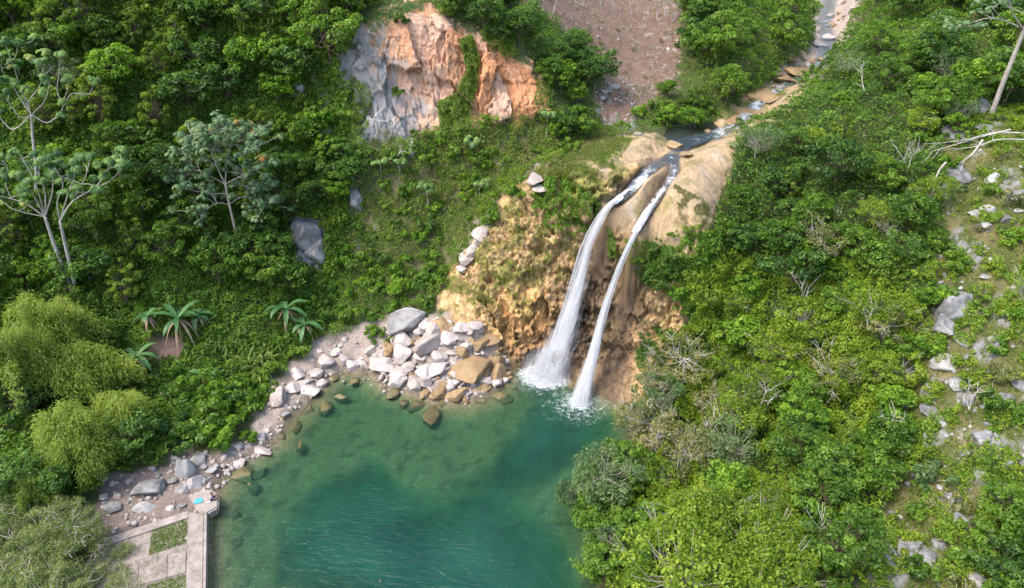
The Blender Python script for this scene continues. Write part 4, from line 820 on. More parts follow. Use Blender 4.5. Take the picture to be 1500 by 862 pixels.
# ------------------------------------------------------------------ what must stay open to view (photo pixels)
SIDEB = [(585,222),(800,205),(880,200),(900,230),(790,250),(740,290),(700,350),(660,400),(640,440),(600,400),(620,340),(600,280)]
KEEP_CLEAR = [TRAV, [(500,108),(512,70),(555,20),(600,6),(660,33),(700,48),(760,88),(792,120),(780,168),(745,182),(705,176),(650,190),(600,214),(562,222),(540,200),(520,140)],
  [(850,18),(985,10),(985,100),(960,135),(940,160),(905,150),(890,130),(885,90)],
  [(1192,-40),(1275,-40),(1240,60),(1205,105),(1160,128),(1110,150),(1100,140),(1150,95),(1185,75)],
  [(300,750),(335,690),(372,668),(395,625),(395,575),(440,535),(480,500),(545,480),(575,450),(640,455),(740,500),(760,560),(880,575),(920,600),(890,660),(815,690),(850,760),(850,862),(300,900)],
  [(150,770),(150,730),(190,690),(262,655),(340,672),(345,760),(300,900),(180,900)]]
def clear_of(P, R, h, tol=.12):
    """does a crown of this size at P keep off the open views?"""
    c = np.asarray(P) + (0, 0, h * .6); q = [c, c + (R * .75, 0, 0), c - (R * .75, 0, 0), c + (0, 0, h * .4), np.asarray(P) + (0, 0, h * .15)]
    px = proj(np.array(q)); return not any(inpoly(px, k).any() for k in KEEP_CLEAR)
def spot(poly, g):
    pa = np.array(poly); lo, hi = pa.min(0), pa.max(0)
    for _ in range(400):
        u, v = g.uniform(lo, hi)
        if inpoly(np.array([[u, v]]), poly)[0]: return u, v
    return None
KEEP_CLEAR.append([(430,328),(478,328),(478,392),(432,392)]); KEEP_CLEAR.append([(195,430),(330,430),(420,470),(480,450),(480,500),(410,560),(330,545),(185,550)])
TREE_XY = []
def plant(poly, n, kinds, tree=True, smin=.75, smax=1.15, sep=2.0, seed=1, hs=1.0, R0=2.4, free=False):
    """n plants whose crowns show inside the outline; kinds: {species: weight}"""
    g = np.random.default_rng(seed); ks = list(kinds); wt = np.array([kinds[k] for k in ks], float); wt /= wt.sum(); c = 0
    for _ in range(n * 40):
        if c >= n: break
        u, v = spot(poly, g); s = g.uniform(smin, smax); h = (5.6 if tree else 1.4) * s * hs; R = (R0 if tree else 1.0) * s
        if not (-30 < u < 1530 and -45 < v < 885): continue
        P = ground(u, v, up=h * .6)                                   # where the ray meets a surface h*.6 above the ground
        P[2] = H(P[None, :2])[0]
        if P[1] > 150 or P[2] < .3 and not free: continue
        if not free and not clear_of(P, R, h): continue
        if any((P[0] - q[0]) ** 2 + (P[1] - q[1]) ** 2 < (sep * .5 * (s + q[2])) ** 2 for q in TREE_XY if q[3] == tree): continue
        k = ks[int(g.choice(len(ks), p=wt))]
        (put_tree if tree else put_shrub)(k, P - (0, 0, .15), s, g, **({'hs': hs} if tree else {})); TREE_XY.append((P[0], P[1], s, tree)); c += 1
    return c

# ---- trees of the left jungle slope, by belts
plant([(-40,-40),(200,-40),(200,110),(-40,120)], 22, {'mid': 2, 'bright': 1.4, 'vine': 4, 'grey': .6, 'olive': .4}, seed=1, sep=2.7)
plant([(200,-40),(545,-40),(500,60),(490,110),(300,150),(200,110)], 24, {'dark': 1.4, 'mid': 2.5, 'vine': 3, 'bright': 1.4}, seed=2, sep=2.5)
plant([(60,120),(300,150),(480,120),(470,230),(420,300),(180,300),(60,260)], 24, {'dark': 1.4, 'mid': 2.2, 'vine': 2.6, 'bright': 2}, seed=3, sep=2.5, smax=1.0)
plant([(-40,250),(200,280),(420,300),(430,420),(380,470),(200,440),(-40,420)], 26, {'dark': 2, 'mid': 2, 'bright': 1, 'vine': 1}, seed=4, sep=2.3, smin=.6, smax=.95)
plant([(410,180),(520,230),(480,330),(420,330)], 8, {'mid': 2, 'dark': 2, 'bright': 1}, seed=5, sep=2.0, smin=.5, smax=.8)
plant([(-40,470),(140,500),(220,560),(230,690),(120,740),(-40,740)], 8, {'dark': 3, 'mid': 1}, seed=6, sep=2.3, smin=.6, smax=.9)
# ---- above the cliff and around the field
plant([(610,-30),(760,-30),(800,40),(780,80),(700,40),(620,12)], 12, {'dark': 3, 'mid': 1.5}, seed=7, sep=1.9, smin=.45, smax=.8)
plant([(785,60),(850,50),(885,110),(888,185),(800,185),(800,120)], 12, {'dark': 2, 'mid': 2, 'bright': 1.4}, seed=8, sep=1.7, smin=.5, smax=.8)
plant([(930,160),(990,110),(1080,150),(1060,172),(985,176),(940,190)], 4, {'mid': 2, 'bright': 2}, seed=9, sep=1.6, smin=.4, smax=.62)
plant([(1000,-40),(1190,-40),(1180,70),(1150,100),(1090,150),(1000,140),(985,70)], 16, {'dark': 2, 'mid': 3, 'bright': .8}, seed=10, sep=2.1, smin=.65, smax=1.1)
# ---- right of the stream
plant([(1285,-40),(1560,-40),(1560,140),(1440,150),(1400,110),(1330,60)], 18, {'dark': 2.2, 'mid': 2.2, 'bright': .6}, seed=11, sep=2.3, smin=.8, smax=1.2)
plant([(1225,60),(1300,30),(1400,110),(1420,170),(1370,200),(1250,150),(1180,140)], 14, {'mid': 2, 'grey': 1.2, 'lime': 1, 'bright': 1}, seed=12, sep=1.9, smin=.45, smax=.75)
plant([(1090,190),(1180,145),(1370,200),(1380,290),(1300,350),(1080,300),(1075,240)], 20, {'mid': 2.4, 'dark': 1.4, 'olive': .8, 'lime': 1, 'grey': .8, 'vine': .8}, seed=13, sep=1.8, smin=.4, smax=.9)
plant([(1045,300),(1300,350),(1390,330),(1360,400),(1100,400),(1040,380)], 15, {'dark': 2.2, 'mid': 2, 'bright': 1, 'olive': .4, 'vine': .5}, seed=14, sep=1.8, smin=.4, smax=.9)
plant([(1020,400),(1100,390),(1370,400),(1340,560),(1250,580),(1040,540),(1000,500)], 24, {'lime': 2.4, 'bright': 2, 'mid': 1.5, 'grey': .7, 'olive': .5, 'vine': .6}, seed=15, sep=1.8, smin=.38, smax=.95)
plant([(925,560),(960,520),(1040,530),(1130,540),(1140,640),(1080,690),(980,700),(925,620)], 13, {'olive': 4, 'lime': .5, 'grey': .5}, seed=16, sep=2.1, smin=.7, smax=1.05, free=True)
plant([(1140,560),(1330,570),(1340,680),(1240,700),(1150,680)], 12, {'lime': 2, 'bright': 2, 'mid': 2, 'vine': .7, 'dark': .6}, seed=17, sep=1.8, smin=.4, smax=.9)
plant([(960,700),(1080,690),(1180,690),(1200,800),(1150,870),(950,890),(930,800)], 17, {'lime': 4.5, 'bright': 1.6, 'mid': .7, 'olive': .6}, seed=18, sep=2.0, smin=.5, smax=1.05, free=True)
plant([(1190,690),(1290,690),(1250,780),(1200,880)], 6, {'bright': 2, 'mid': 2}, seed=19, sep=2.0, smin=.6, smax=.9)
plant([(865,690),(935,660),(970,720),(950,800),(900,880),(870,870)], 9, {'grey': 2, 'mid': 2, 'dark': 1}, seed=20, sep=1.9, smin=.6, smax=.9, free=True)
plant([(1450,640),(1540,600),(1540,900),(1470,900)], 5, {'mid': 2, 'dark': 1}, seed=21, sep=2.2, smin=.55, smax=.8)
# the crown that hangs furthest out over the water
P = ground(905, 745); put_tree('grey', np.array([P[0] - 1.2, P[1], max(P[2], .2)]), .95, idx=2, label='grey green tree leaning furthest out over the pool', group='grey green trees')
P = at_z(846, 712, 3.2); P[2] = .1; put_tree('grey', P, .66, idx=1, label='small light green tree crown jutting left over the water', group='grey green trees')
for u, v, s, k in ((880, 690, .62, 'grey'), (872, 752, .6, 'mid'), (886, 800, .7, 'grey'), (905, 665, .55, 'mid')):
    P = at_z(u, v, 3.0); P[2] = .1; put_tree(k, P, s)
# ---- bottom left, thin grey green growth over the terrace
plant([(-60,740),(90,730),(150,790),(170,870),(140,900),(-60,900)], 26, {'wispy': 1}, seed=22, sep=1.5, smin=.6, smax=1.0, R0=2.0, free=True, hs=.75)
plant([(95,800),(185,785),(200,860),(100,890)], 6, {'wispy': 1}, seed=23, sep=1.3, smin=.4, smax=.6, R0=1.6, free=True, hs=.7)
print('trees', sum(1 for t in THINGS if t['o'].get('category') == 'tree'), round(time.time() - T0, 1))

# ---- shrubs
plant([(440,300),(530,320),(640,320),(660,380),(640,440),(580,450),(480,490),(440,480)], 40, {'bright': 2.2, 'mid': 2.4, 'dark': 1.2, 'lime': .6}, False, .7, 1.5, 1.5, seed=31)
plant([(505,215),(620,225),(790,205),(880,200),(780,245),(700,330),(620,330),(520,310)], 40, {'mid': 2.4, 'bright': 2, 'olive': 1.2, 'grey': .8, 'lime': .6}, False, .5, 1.1, 1.5, seed=32)
plant([(225,540),(330,530),(400,520),(400,580),(370,640),(280,665),(235,640)], 20, {'mid': 2, 'bright': 2.4, 'dark': 1}, False, .8, 1.5, 1.5, seed=33)
plant([(1345,180),(1560,150),(1560,900),(1230,900),(1290,770),(1330,680),(1310,560),(1370,400)], 56, {'lime': 2, 'mid': 1.6, 'bright': 1.6, 'grey': 1, 'olive': .8}, False, .5, 1.25, 2.0, seed=34)
plant([(895,195),(960,170),(1060,170),(1080,150),(930,150)], 8, {'mid': 1, 'bright': 1}, False, .6, 1.0, 1.5, seed=35)
plant([(985,330),(1050,340),(1030,430),(1010,500),(960,540),(985,440)], 14, {'mid': 2, 'vine': 2, 'bright': 1}, False, .6, 1.1, 1.4, seed=36, free=True)
plant([(785,280),(850,270),(880,300),(860,330),(790,320)], 10, {'mid': 2, 'bright': 1.4, 'olive': 1}, False, .35, .7, 1.4, seed=37, free=True)
plant([(905,345),(990,350),(1000,400),(960,415),(915,380)], 12, {'mid': 1, 'vine': 2, 'bright': 1}, False, .35, .65, 1.3, seed=38, free=True)
plant([(420,100),(500,110),(540,210),(500,330),(430,310)], 20, {'mid': 2, 'vine': 2, 'bright': 1, 'olive': .6}, False, .6, 1.1, 1.5, seed=39)
plant([(0,0),(400,0),(420,120),(60,130)], 22, {'vine': 2, 'bright': 1, 'olive': 1}, False, .8, 1.4, 2, seed=40)
for u, v, k, s in [(592,34,'dark',.7),(583,139,'bright',.62),(572,180,'bright',.4),(625,200,'bright',.7),(608,196,'bright',.55),(640,205,'bright',.5),(768,290,'bright',.75),(545,488,'bright',.8),(560,500,'mid',.7),(990,68,'dark',.4)]:
    put_shrub(k, ground(u, v) - (0, 0, .2), s)
for u, v in [(880,65),(905,45),(968,62),(930,75),(945,115),(915,110),(860,45)]:
    put_shrub('olive', ground(u, v), .32)
print('shrubs', sum(1 for t in THINGS if t['o'].get('category') == 'shrub'), round(time.time() - T0, 1))

# ------------------------------------------------------------------ bamboo
def make_bamboo(seed, R, h, n):
    g = np.random.default_rng(seed); cu = Geo(); cr = Geo()
    for k in range(n):
        a = g.uniform(0, 6.28); rr = R * g.uniform(.2, 1.0) ** .6; hh = h * g.uniform(.55, 1.08) * (1 - .25 * (rr / R) ** 2); rr *= g.uniform(.8, 1.35); b = np.array([math.cos(a), math.sin(a), 0])
        tip = b * rr + (0, 0, hh * .82); pts = spline([b * .12 * R + (0, 0, -.3), b * rr * .3 + (0, 0, hh * .6), b * rr * .66 + (0, 0, hh * .97), tip, b * rr * 1.28 + (0, 0, hh * g.uniform(.5, .66))], 5)
        cu.add(*tube(pts, np.linspace(.05, .012, len(pts)), 5)); var = g.normal(0, .13)
        for t in np.linspace(.36, 1.0, 11):
            p = pts[int(t * (len(pts) - 1))]; m = int(78 * (1.3 - .7 * t)); d = g.normal(0, 1, (m, 3)) * np.array([.42, .42, .30]) * (1.25 - .75 * t); d[:, 2] -= .35 * np.abs(d[:, 0]) + .1
            Pn = p + d; D = unit(np.stack([d[:, 0] + b[0] * .3, d[:, 1] + b[1] * .3, -np.abs(g.normal(.35, .4, m))], 1) + g.normal(0, .35, (m, 3))); Nn = unit(np.stack([g.normal(0, .5, m), g.normal(0, .5, m), np.ones(m)], 1))
            l = g.uniform(.18, .36, m); V, Q = leaves(Pn, Nn, D, l, l * .2, .1, .25); cr.add(V, Q, np.repeat(np.clip(.5 + var + g.normal(0, .14, m), 0, 1), 4))
    return cu.mesh('culms', M_CULM, True), cr.mesh('foliage', M_LEAF['bamboo'])
BAM = [make_bamboo(201, 2.6, 8.0, 40), make_bamboo(202, 2.0, 6.0, 28), make_bamboo(203, 1.5, 4.4, 20)]
def bamboo(u, v, i, s, label):
    h = (8.0, 6.0, 4.4)[i] * s; P = ground(u, v, up=h * .72); P[2] = H(P[None, :2])[0]
    o = put('bamboo', BAM[i], ('culms', 'foliage'), P, (s, s), rng.uniform(0, 6)); tag(o, None, 'bamboo', 'bamboo clumps', label=label)
bamboo(62, 470, 0, 1.3, 'tallest bamboo clump, standing under the pale forked trunks')
bamboo(12, 520, 0, 1.25, 'bamboo clump cut by the left edge of the photo, beside the tallest one')
bamboo(92, 530, 1, 1.3, 'bamboo clump drooping in front of the tallest bamboo')
bamboo(155, 530, 2, 1.45, 'pale bamboo clump standing alone near the small banana plant')
bamboo(178, 588, 1, 1.0, 'bamboo clump closest to the shrubs of the pool bank')
bamboo(92, 618, 1, 1.25, 'big drooping bamboo clump above the terrace')
bamboo(130, 658, 2, 1.3, 'bamboo clump hanging lowest toward the gravel and terrace')
bamboo(50, 705, 2, .95, 'low isolated bamboo tuft in the dark bottom of the left slope')

# ------------------------------------------------------------------ trees with bare pale limbs and tufts of lobed leaves
def palm_leaf(g, P, nrm, size, lobes=9):
    """one umbrella leaf: lobes around its stalk"""
    nrm = unit(nrm); a = unit(np.cross(nrm, (.3, .9, .1))); b = np.cross(nrm, a); an = np.arange(lobes) * 2 * math.pi / lobes + g.uniform(0, 1)
    D = np.cos(an)[:, None] * a + np.sin(an)[:, None] * b; C = P + D * size * .5
    return leaves(C, np.tile(nrm, (lobes, 1)) + D * .25, D, size, size * .42, .1, .3)
def tuft(G, g, P, n, size, var=0, spread=.45):
    for k in range(n):
        d = rand_dirs(g, 1, .55)[0]; q = P + d * spread * g.uniform(.5, 1.2) * (1, 1, .6)
        V, Q = palm_leaf(g, q, unit(d + np.array([0, 0, .8])), size * g.uniform(.75, 1.2)); G.add(V, Q, np.full(len(V), np.clip(.5 + var + g.normal(0, .15), 0, 1)))
M_TRUMP = leaf_mat('leaves_lobed', [(0, (.040, .105, .030)), (.5, (.115, .225, .060)), (.9, (.260, .390, .090)), (1, (.33, .30, .06))], trans=.3, spread=.1)
M_TRUMP2 = leaf_mat('leaves_lobed_grey', [(0, (.055, .115, .050)), (.5, (.130, .225, .095)), (.92, (.250, .340, .145)), (.96, (.45, .24, .04)), (1, (.40, .16, .04))], trans=.3, spread=.05)
def limb_tree(label, limbs, Yb, tips, leaf_size, mat, seed, extra=0, n_leaf=9, jitter=1.6, r0=.16, spread=.5, group='pale limbed trumpet trees'):
    """limbs: polylines in photo pixels with a start radius, stood in the plane y = Yb with real depth to each limb"""
    g = np.random.default_rng(seed); base = at_y(*limbs[0][0][0], Yb); tr = Geo(); cr = Geo(); ends = []
    offs = {}
    for pts, r1, r2 in limbs:
        key = tuple(pts[0]); oy = offs.get(key, 0.0); P = []; tgt = oy + g.uniform(-jitter, jitter) * (1 if pts is not limbs[0][0] else 0)
        for i, (u, v) in enumerate(pts):
            yy = Yb + oy + (tgt - oy) * i / (len(pts) - 1); P.append(at_y(u, v, yy) - base); offs[(u, v)] = yy - Yb
        S = spline(P, 6); tr.add(*tube(S, np.linspace(r1, r2, len(S)), 8 if r1 > .1 else 6)); ends.append(S)
    for S in ends[tips:]:
        tuft(cr, g, S[-1], n_leaf, leaf_size, g.normal(0, .1), spread)
        for k in range(extra):
            st = S[int(g.integers(len(S) // 3, len(S)))]; e = st + g.normal(0, 1.0, 3) * (1.1, 1.1, .5) + (0, 0, .6)
            b = spline([st, (st + e) / 2 + g.normal(0, .15, 3), e], 4); tr.add(*tube(b, np.linspace(.04, .02, len(b)), 5)); tuft(cr, g, e, n_leaf, leaf_size, g.normal(0, .14), spread)
    root = empty('trumpet_tree', base); link('trunk', tr.mesh('trunk', M_BARK, True), root); link('crown', cr.mesh('crown', mat), root)
    tag(root, None, 'tree', group, label=label); return root
limb_tree('forked tree with two pale trunks rising behind the bamboo, umbrella leaves', [
 ([(108,436),(98,405),(80,360),(66,318)], .24, .15), ([(108,436),(108,412),(97,365),(88,325)], .22, .14),
 ([(66,318),(40,300),(18,292),(-10,285)], .10, .03), ([(66,318),(66,285),(58,258),(40,240)], .10, .03), ([(66,318),(76,285),(78,262),(82,236)], .09, .03), ([(66,318),(48,285),(25,262),(5,250)], .08, .03),
 ([(88,325),(104,298),(128,282),(140,276)], .10, .06), ([(140,276),(160,266),(176,250),(178,238)], .06, .03), ([(140,276),(150,262),(158,248),(160,236)], .06, .03), ([(88,325),(98,290),(108,262),(108,235)], .09, .03),
 ([(88,325),(84,295),(92,268),(70,230)], .08, .03), ([(104,298),(120,270),(128,250),(132,228)], .06, .03), ([(66,318),(30,310),(10,300),(-5,270)], .06, .03), ([(66,318),(52,270),(30,228),(20,222)], .06, .03), ([(18,292),(8,270),(12,250),(0,228)], .05, .03)],
 70.5, 2, .42, M_TRUMP, 301, extra=4, n_leaf=11)
limb_tree('trumpet tree behind the forked one, bare white crooked limbs and few leaf tufts', [
 ([(52,300),(53,250),(48,200),(46,168)], .17, .12), ([(46,168),(30,145),(18,125),(10,115)], .09, .04), ([(46,168),(38,150),(24,110),(20,90)], .06, .03), ([(20,90),(25,75),(24,62)], .04, .03), ([(46,168),(42,150),(56,130),(64,112)], .07, .035),
 ([(64,112),(62,95),(56,90)], .04, .03), ([(46,168),(70,180),(90,162),(92,150)], .08, .035), ([(92,150),(84,135),(86,110),(90,82)], .05, .03), ([(90,162),(105,138),(130,138),(138,118)], .05, .03), ([(46,168),(20,190),(2,175),(-8,160)], .07, .03),
 ([(46,168),(30,172),(8,145),(-4,140)], .06, .03), ([(46,168),(64,150),(72,128),(70,118)], .06, .03), ([(92,150),(100,128),(98,118)], .04, .03), ([(10,115),(2,100),(4,82)], .04, .03), ([(24,110),(10,70),(8,58)], .04, .03), ([(64,112),(74,100),(66,88)], .04, .03)],
 76.0, 1, .40, M_TRUMP, 302, extra=1, n_leaf=10, spread=.6)
limb_tree('round crowned silvery green tree with single grey trunk and a few orange leaves', [
 ([(347,362),(344,335),(336,300),(330,270)], .17, .12), ([(330,270),(318,245),(310,225),(300,205)], .09, .03), ([(330,270),(332,240),(338,215),(345,192)], .09, .03), ([(330,270),(345,262),(372,250),(390,242)], .07, .03), ([(330,270),(315,262),(290,250),(268,245)], .07, .03),
 ([(336,300),(318,298),(300,310),(292,325)], .05, .03), ([(318,298),(310,285),(285,280),(262,275)], .05, .03), ([(336,300),(352,290),(376,290),(392,300)], .05, .03), ([(318,245),(296,228),(276,220),(262,222)], .05, .03), ([(332,240),(352,226),(370,215),(385,212)], .05, .03), ([(310,225),(318,205),(322,190),(318,182)], .05, .03),
 ([(376,290),(385,305),(384,318)], .04, .03), ([(345,262),(360,275),(395,272)], .04, .03), ([(338,215),(362,202),(368,195)], .04, .03), ([(296,228),(280,205),(284,196)], .04, .03), ([(290,250),(270,258),(252,255)], .04, .03)],
 78.5, 1, .33, M_TRUMP2, 303, extra=14, n_leaf=8, jitter=2.4, spread=.62)
def young_tree(u, v, h, label, seed, n=6):
    g = np.random.default_rng(seed); B = ground(u, v); tr = Geo(); cr = Geo(); S = spline([(0, 0, -.3), (g.normal(0, .1), 0, h * .5), (g.normal(0, .15), 0, h)], 5); tr.add(*tube(S, np.linspace(.07, .035, len(S)), 6))
    for k in range(n):
        a = k * 2.4; e = S[-1] + (math.cos(a) * .7, math.sin(a) * .7, g.uniform(-.2, .45)); tr.add(*tube(spline([S[-3], (S[-1] + e) / 2, e], 3), .02, 4)); tuft(cr, g, e, 5, .40, g.normal(.12, .1), .4)
    root = empty('young_tree', B); link('trunk', tr.mesh('trunk', M_BARK, True), root); link('crown', cr.mesh('crown', M_TRUMP), root); tag(root, None, 'tree', 'young umbrella leaved trees', label=label)
young_tree(800, 212, 3.8, 'young tree with thin pale stem and bright tuft right under the orange cliff', 311, 8)
young_tree(627, 312, 3.4, 'young slim stemmed tree on the slope above the bright shrubs', 312)
young_tree(690, 230, 2.0, 'young umbrella leaved tree below the hanging vine curtain', 313)
young_tree(560, 262, 2.2, 'young bright leaved tree under the grey foot of the orange cliff', 314)
young_tree(585, 262, 2.4, 'young bright leaved tree just right of its twin under the cliff', 315)
young_tree(705, 292, 2.0, 'young bright tree on the grassy slope left of the white shoulder boulder', 316)
young_tree(350, 400, 2.4, 'young umbrella leaved tree right below the silvery round crowned tree', 317, 8)
young_tree(375, 380, 3.0, 'young silvery leaved tree on the dark slope right of the grey trunk', 318, 8)

# ---- leaning trunk at the top right, and bare dead branches
limb_tree('tall leaning tree with pale bare trunk at the top right of the slope', [
 ([(1453,166),(1468,125),(1484,85),(1500,45)], .30, .20), ([(1500,45),(1512,10),(1520,-30)], .18, .10), ([(1500,45),(1484,20),(1478,-5),(1476,-30)], .09, .04), ([(1492,40),(1470,30),(1440,28),(1405,42)], .09, .03), ([(1440,28),(1420,40),(1390,38)], .04, .02), ([(1512,10),(1540,-10),(1560,-20)], .08, .03), ([(1470,30),(1450,10),(1430,5)], .05, .02)],
 82.0, 1, .34, M_TRUMP2, 304, extra=4, n_leaf=6, spread=.6, group='leaning pale trunk')
def dead_branch(label, limbs, Yb, seed, r=.08):
    g = np.random.default_rng(seed); base = at_y(*limbs[0][0], Yb); G = Geo()
    for pts in limbs:
        S = spline([at_y(u, v, Yb + g.uniform(-.5, .5)) - base for u, v in pts], 5); G.add(*tube(S, np.linspace(r, .02, len(S)), 5))
        for k in range(7):
            i = int(g.integers(len(S) // 4, len(S))); e = S[i] + g.normal(0, .45, 3) + unit(S[-1] - S[0]) * .6; G.add(*tube(spline([S[i], (S[i] + e) / 2 + g.normal(0, .08, 3), e], 3), np.linspace(.03, .012, 7), 4))
    o = link('dead_branch', G.mesh('dead_branch', M_DEAD, True)); o.location = base; tag(o, None, 'branch', 'bare dead branches', label=label)
dead_branch('fallen bare branches sprawling over the rocks near the leaning trunk', [[(1495,195),(1455,195),(1415,205),(1375,210)], [(1500,205),(1460,205),(1430,215),(1395,218)], [(1480,190),(1440,200),(1400,212),(1365,222)]], 73.5, 321)
dead_branch('fallen bare branch curving down from the grey rocks to the shrubs', [[(1386,238),(1376,250),(1368,268),(1366,284)], [(1440,205),(1425,225),(1405,240)]], 71.5, 322, .14)
dead_branch('small white forked snag standing in the yellow green thicket', [[(1272,484),(1270,470),(1264,455)], [(1271,470),(1278,455),(1276,440)]], 59.0, 323, .08)
for k, (u, v, lb) in enumerate([(1120,610,'bare grey branch tangle above the olive trees'),(1180,440,'bare forked twig in the thicket right of the slender falls'),(1310,640,'bare bent twig at the edge of the thicket and rocky slope'),(1205,790,'bare white stem in the green trees below the orange flowers'),(1330,250,'bare twisted twigs in the tangle left of the dark rocks'),(1225,250,'bare twig fan in the middle of the upper right thicket'),(1420,600,'bare twig between the dark rocks of the lower slope')]):
    q = ground(u, v, 1.5); dead_branch(lb, [[(u, v), (u - 6, v - 16), (u - 18, v - 34)], [(u, v), (u + 5, v - 18), (u + 16, v - 30)], [(u - 6, v - 16), (u + 2, v - 36)]], q[1], 340 + k, .06)
dead_branch('thin white dead stem standing among shrubs right of the upper stream', [[(1266,132),(1262,115),(1261,95)]], 87, 324, .07)
dead_branch('pale bare trunk standing on the edge of the cleared field', [[(808,32),(812,15),(817,-8)]], 112, 325, .16)
for k, (u, v, t) in enumerate([(925,22,-8),(935,24,-6),(962,28,4),(985,35,-5),(900,14,-10),(950,22,-3),(884,10,-9),(974,26,-4)]):
    dead_branch(['thin bare sapling at the top of the field, first from the pale trunk', 'thin bare sapling at the top of the field, third from the pale trunk', 'thin bare sapling at the top of the field, fifth from the pale trunk', 'thin bare sapling at the top right corner of the field', 'thin bare sapling beside the cactus like stumps, top left of the field', 'thin bare sapling at the top of the field, fourth from the pale trunk', 'leftmost thin bare sapling at the top of the field', 'thin bare sapling next to the corner one, top of the field'][k], [[(u, v), (u + t * .2, v - 14), (u + t * .6, v - 34)]], 122, 330 + k, .09)

# ------------------------------------------------------------------ banana plants and strap leaved clumps
def blade(G, g, P0, az, L, W, rise, droop, var):
    """one long arching blade with a midrib fold"""
    n = 9; t = np.linspace(0, 1, n); b = np.array([math.cos(az), math.sin(az), 0]); Pm = P0 + b * (L * t[:, None] * (1 - .18 * t[:, None])) + np.array([0, 0, 1.0]) * (rise * L * t - droop * L * t * t)[:, None]
    s = np.array([-b[1], b[0], 0]); wd = W * np.sin(np.clip(t * 1.02 + .03, 0, 1) * math.pi) ** .6 * .5
    V = np.concatenate([Pm - s * wd[:, None] + (0, 0, .25) * wd[:, None], Pm, Pm + s * wd[:, None] + (0, 0, .25) * wd[:, None]]); i = np.arange(n - 1)
    Q = np.concatenate([np.stack([i, i + n, i + n + 1, i + 1], 1), np.stack([i + n, i + 2 * n, i + 2 * n + 1, i + n + 1], 1)]); G.add(V, Q, np.full(len(V), np.clip(.5 + var, 0, 1)))
M_DRY = rough_mat('dry_leaf', (.20, .13, .08), (.42, .32, .22), 3, .2, .9, .1)
def banana(u, v, h, n, L, label, seed):
    g = np.random.default_rng(seed); B = ground(u, v); st = Geo(); lf = Geo(); dr = Geo(); S = spline([(0, 0, -.2), (.05, 0, h * .5), (.12, .03, h)], 4); st.add(*tube(S, np.linspace(.17, .09, len(S)), 8))
    for k in range(n): blade(lf, g, S[-1] - (0, 0, .1 * g.uniform()), k * 2.4 + g.uniform(-.3, .3), L * g.uniform(.8, 1.1), .62, g.uniform(.35, 1.0), g.uniform(.55, .9), g.normal(.08, .16))
    for k in range(7): blade(dr, g, S[-2], k * .95, L * .6, .3, .1, 1.3, 0)
    root = empty('banana_plant', B); link('stem', st.mesh('stem', M_CULM, True), root); o = link('leaves', lf.mesh('leaves', M_LEAF['banana'], True), root); d = link('dry_leaves', dr.mesh('dry_leaves', M_DRY, True), root); d['label'] = 'brown withered leaves hanging round the stem'
    tag(root, None, 'banana plant', 'banana plants', label=label)
banana(268, 500, 3.0, 12, 4.0, 'largest banana plant with long arching leaves above the bare soil', 401)
banana(205, 548, 2.2, 8, 3.3, 'banana plant beside the pale lone bamboo clump', 402)
banana(422, 478, 2.4, 9, 3.3, 'dark banana plant right of the strap leaved clump', 403)
banana(222, 492, 2.6, 5, 1.9, 'banana plant with withered brown leaves left of the largest one', 404)
banana(300, 560, .9, 6, 1.8, 'low young banana plant downhill of the largest one', 405)
banana(447, 495, 1.8, 8, 2.8, 'banana plant closest to the white rock bank', 406)
banana(292, 484, 2.0, 7, 2.3, 'banana plant touching the largest one on its right side', 407)
def strap_clump(u, v, n, L, label, seed, mat='strap'):
    g = np.random.default_rng(seed); G = Geo()
    for k in range(n): blade(G, g, np.array([g.normal(0, .25), g.normal(0, .25), 0]), g.uniform(0, 6.28), L * g.uniform(.6, 1.1), .2, g.uniform(.7, 1.6), g.uniform(.7, 1.3), g.normal(0, .2))
    o = link('strap_leaf_plant', G.mesh('strap_leaf_plant', M_LEAF[mat], True)); o.location = ground(u, v) + (0, 0, .5); tag(o, None, 'plant', 'strap leaved plants', label=label)
for k, (u, v, m, lb) in enumerate([(372,512,'strap','yellowish strap leaved plant right of the low young banana'),(392,535,'strap','yellowish strap leaved plant nearest the water side'),(350,500,'strap','yellowish strap leaved plant beside the largest banana'),(330,512,'strap','yellowish strap leaved plant just right of the bare soil'),(402,515,'strap','yellowish strap leaved plant below the dark banana plant'),(460,480,'dark','dark strap leaved plant at the top of the left bank'),(475,468,'dark','dark strap leaved plant below the grey rock patch'),(385,552,'strap','lowest yellowish strap leaved plant above the pale boulders'),(440,470,'dark','dark strap leaved plant between the two dark bananas'),(365,540,'strap','yellowish strap leaved plant in the middle of its patch')]):
    strap_clump(u, v, 40, 2.0, lb, 420 + k, m)

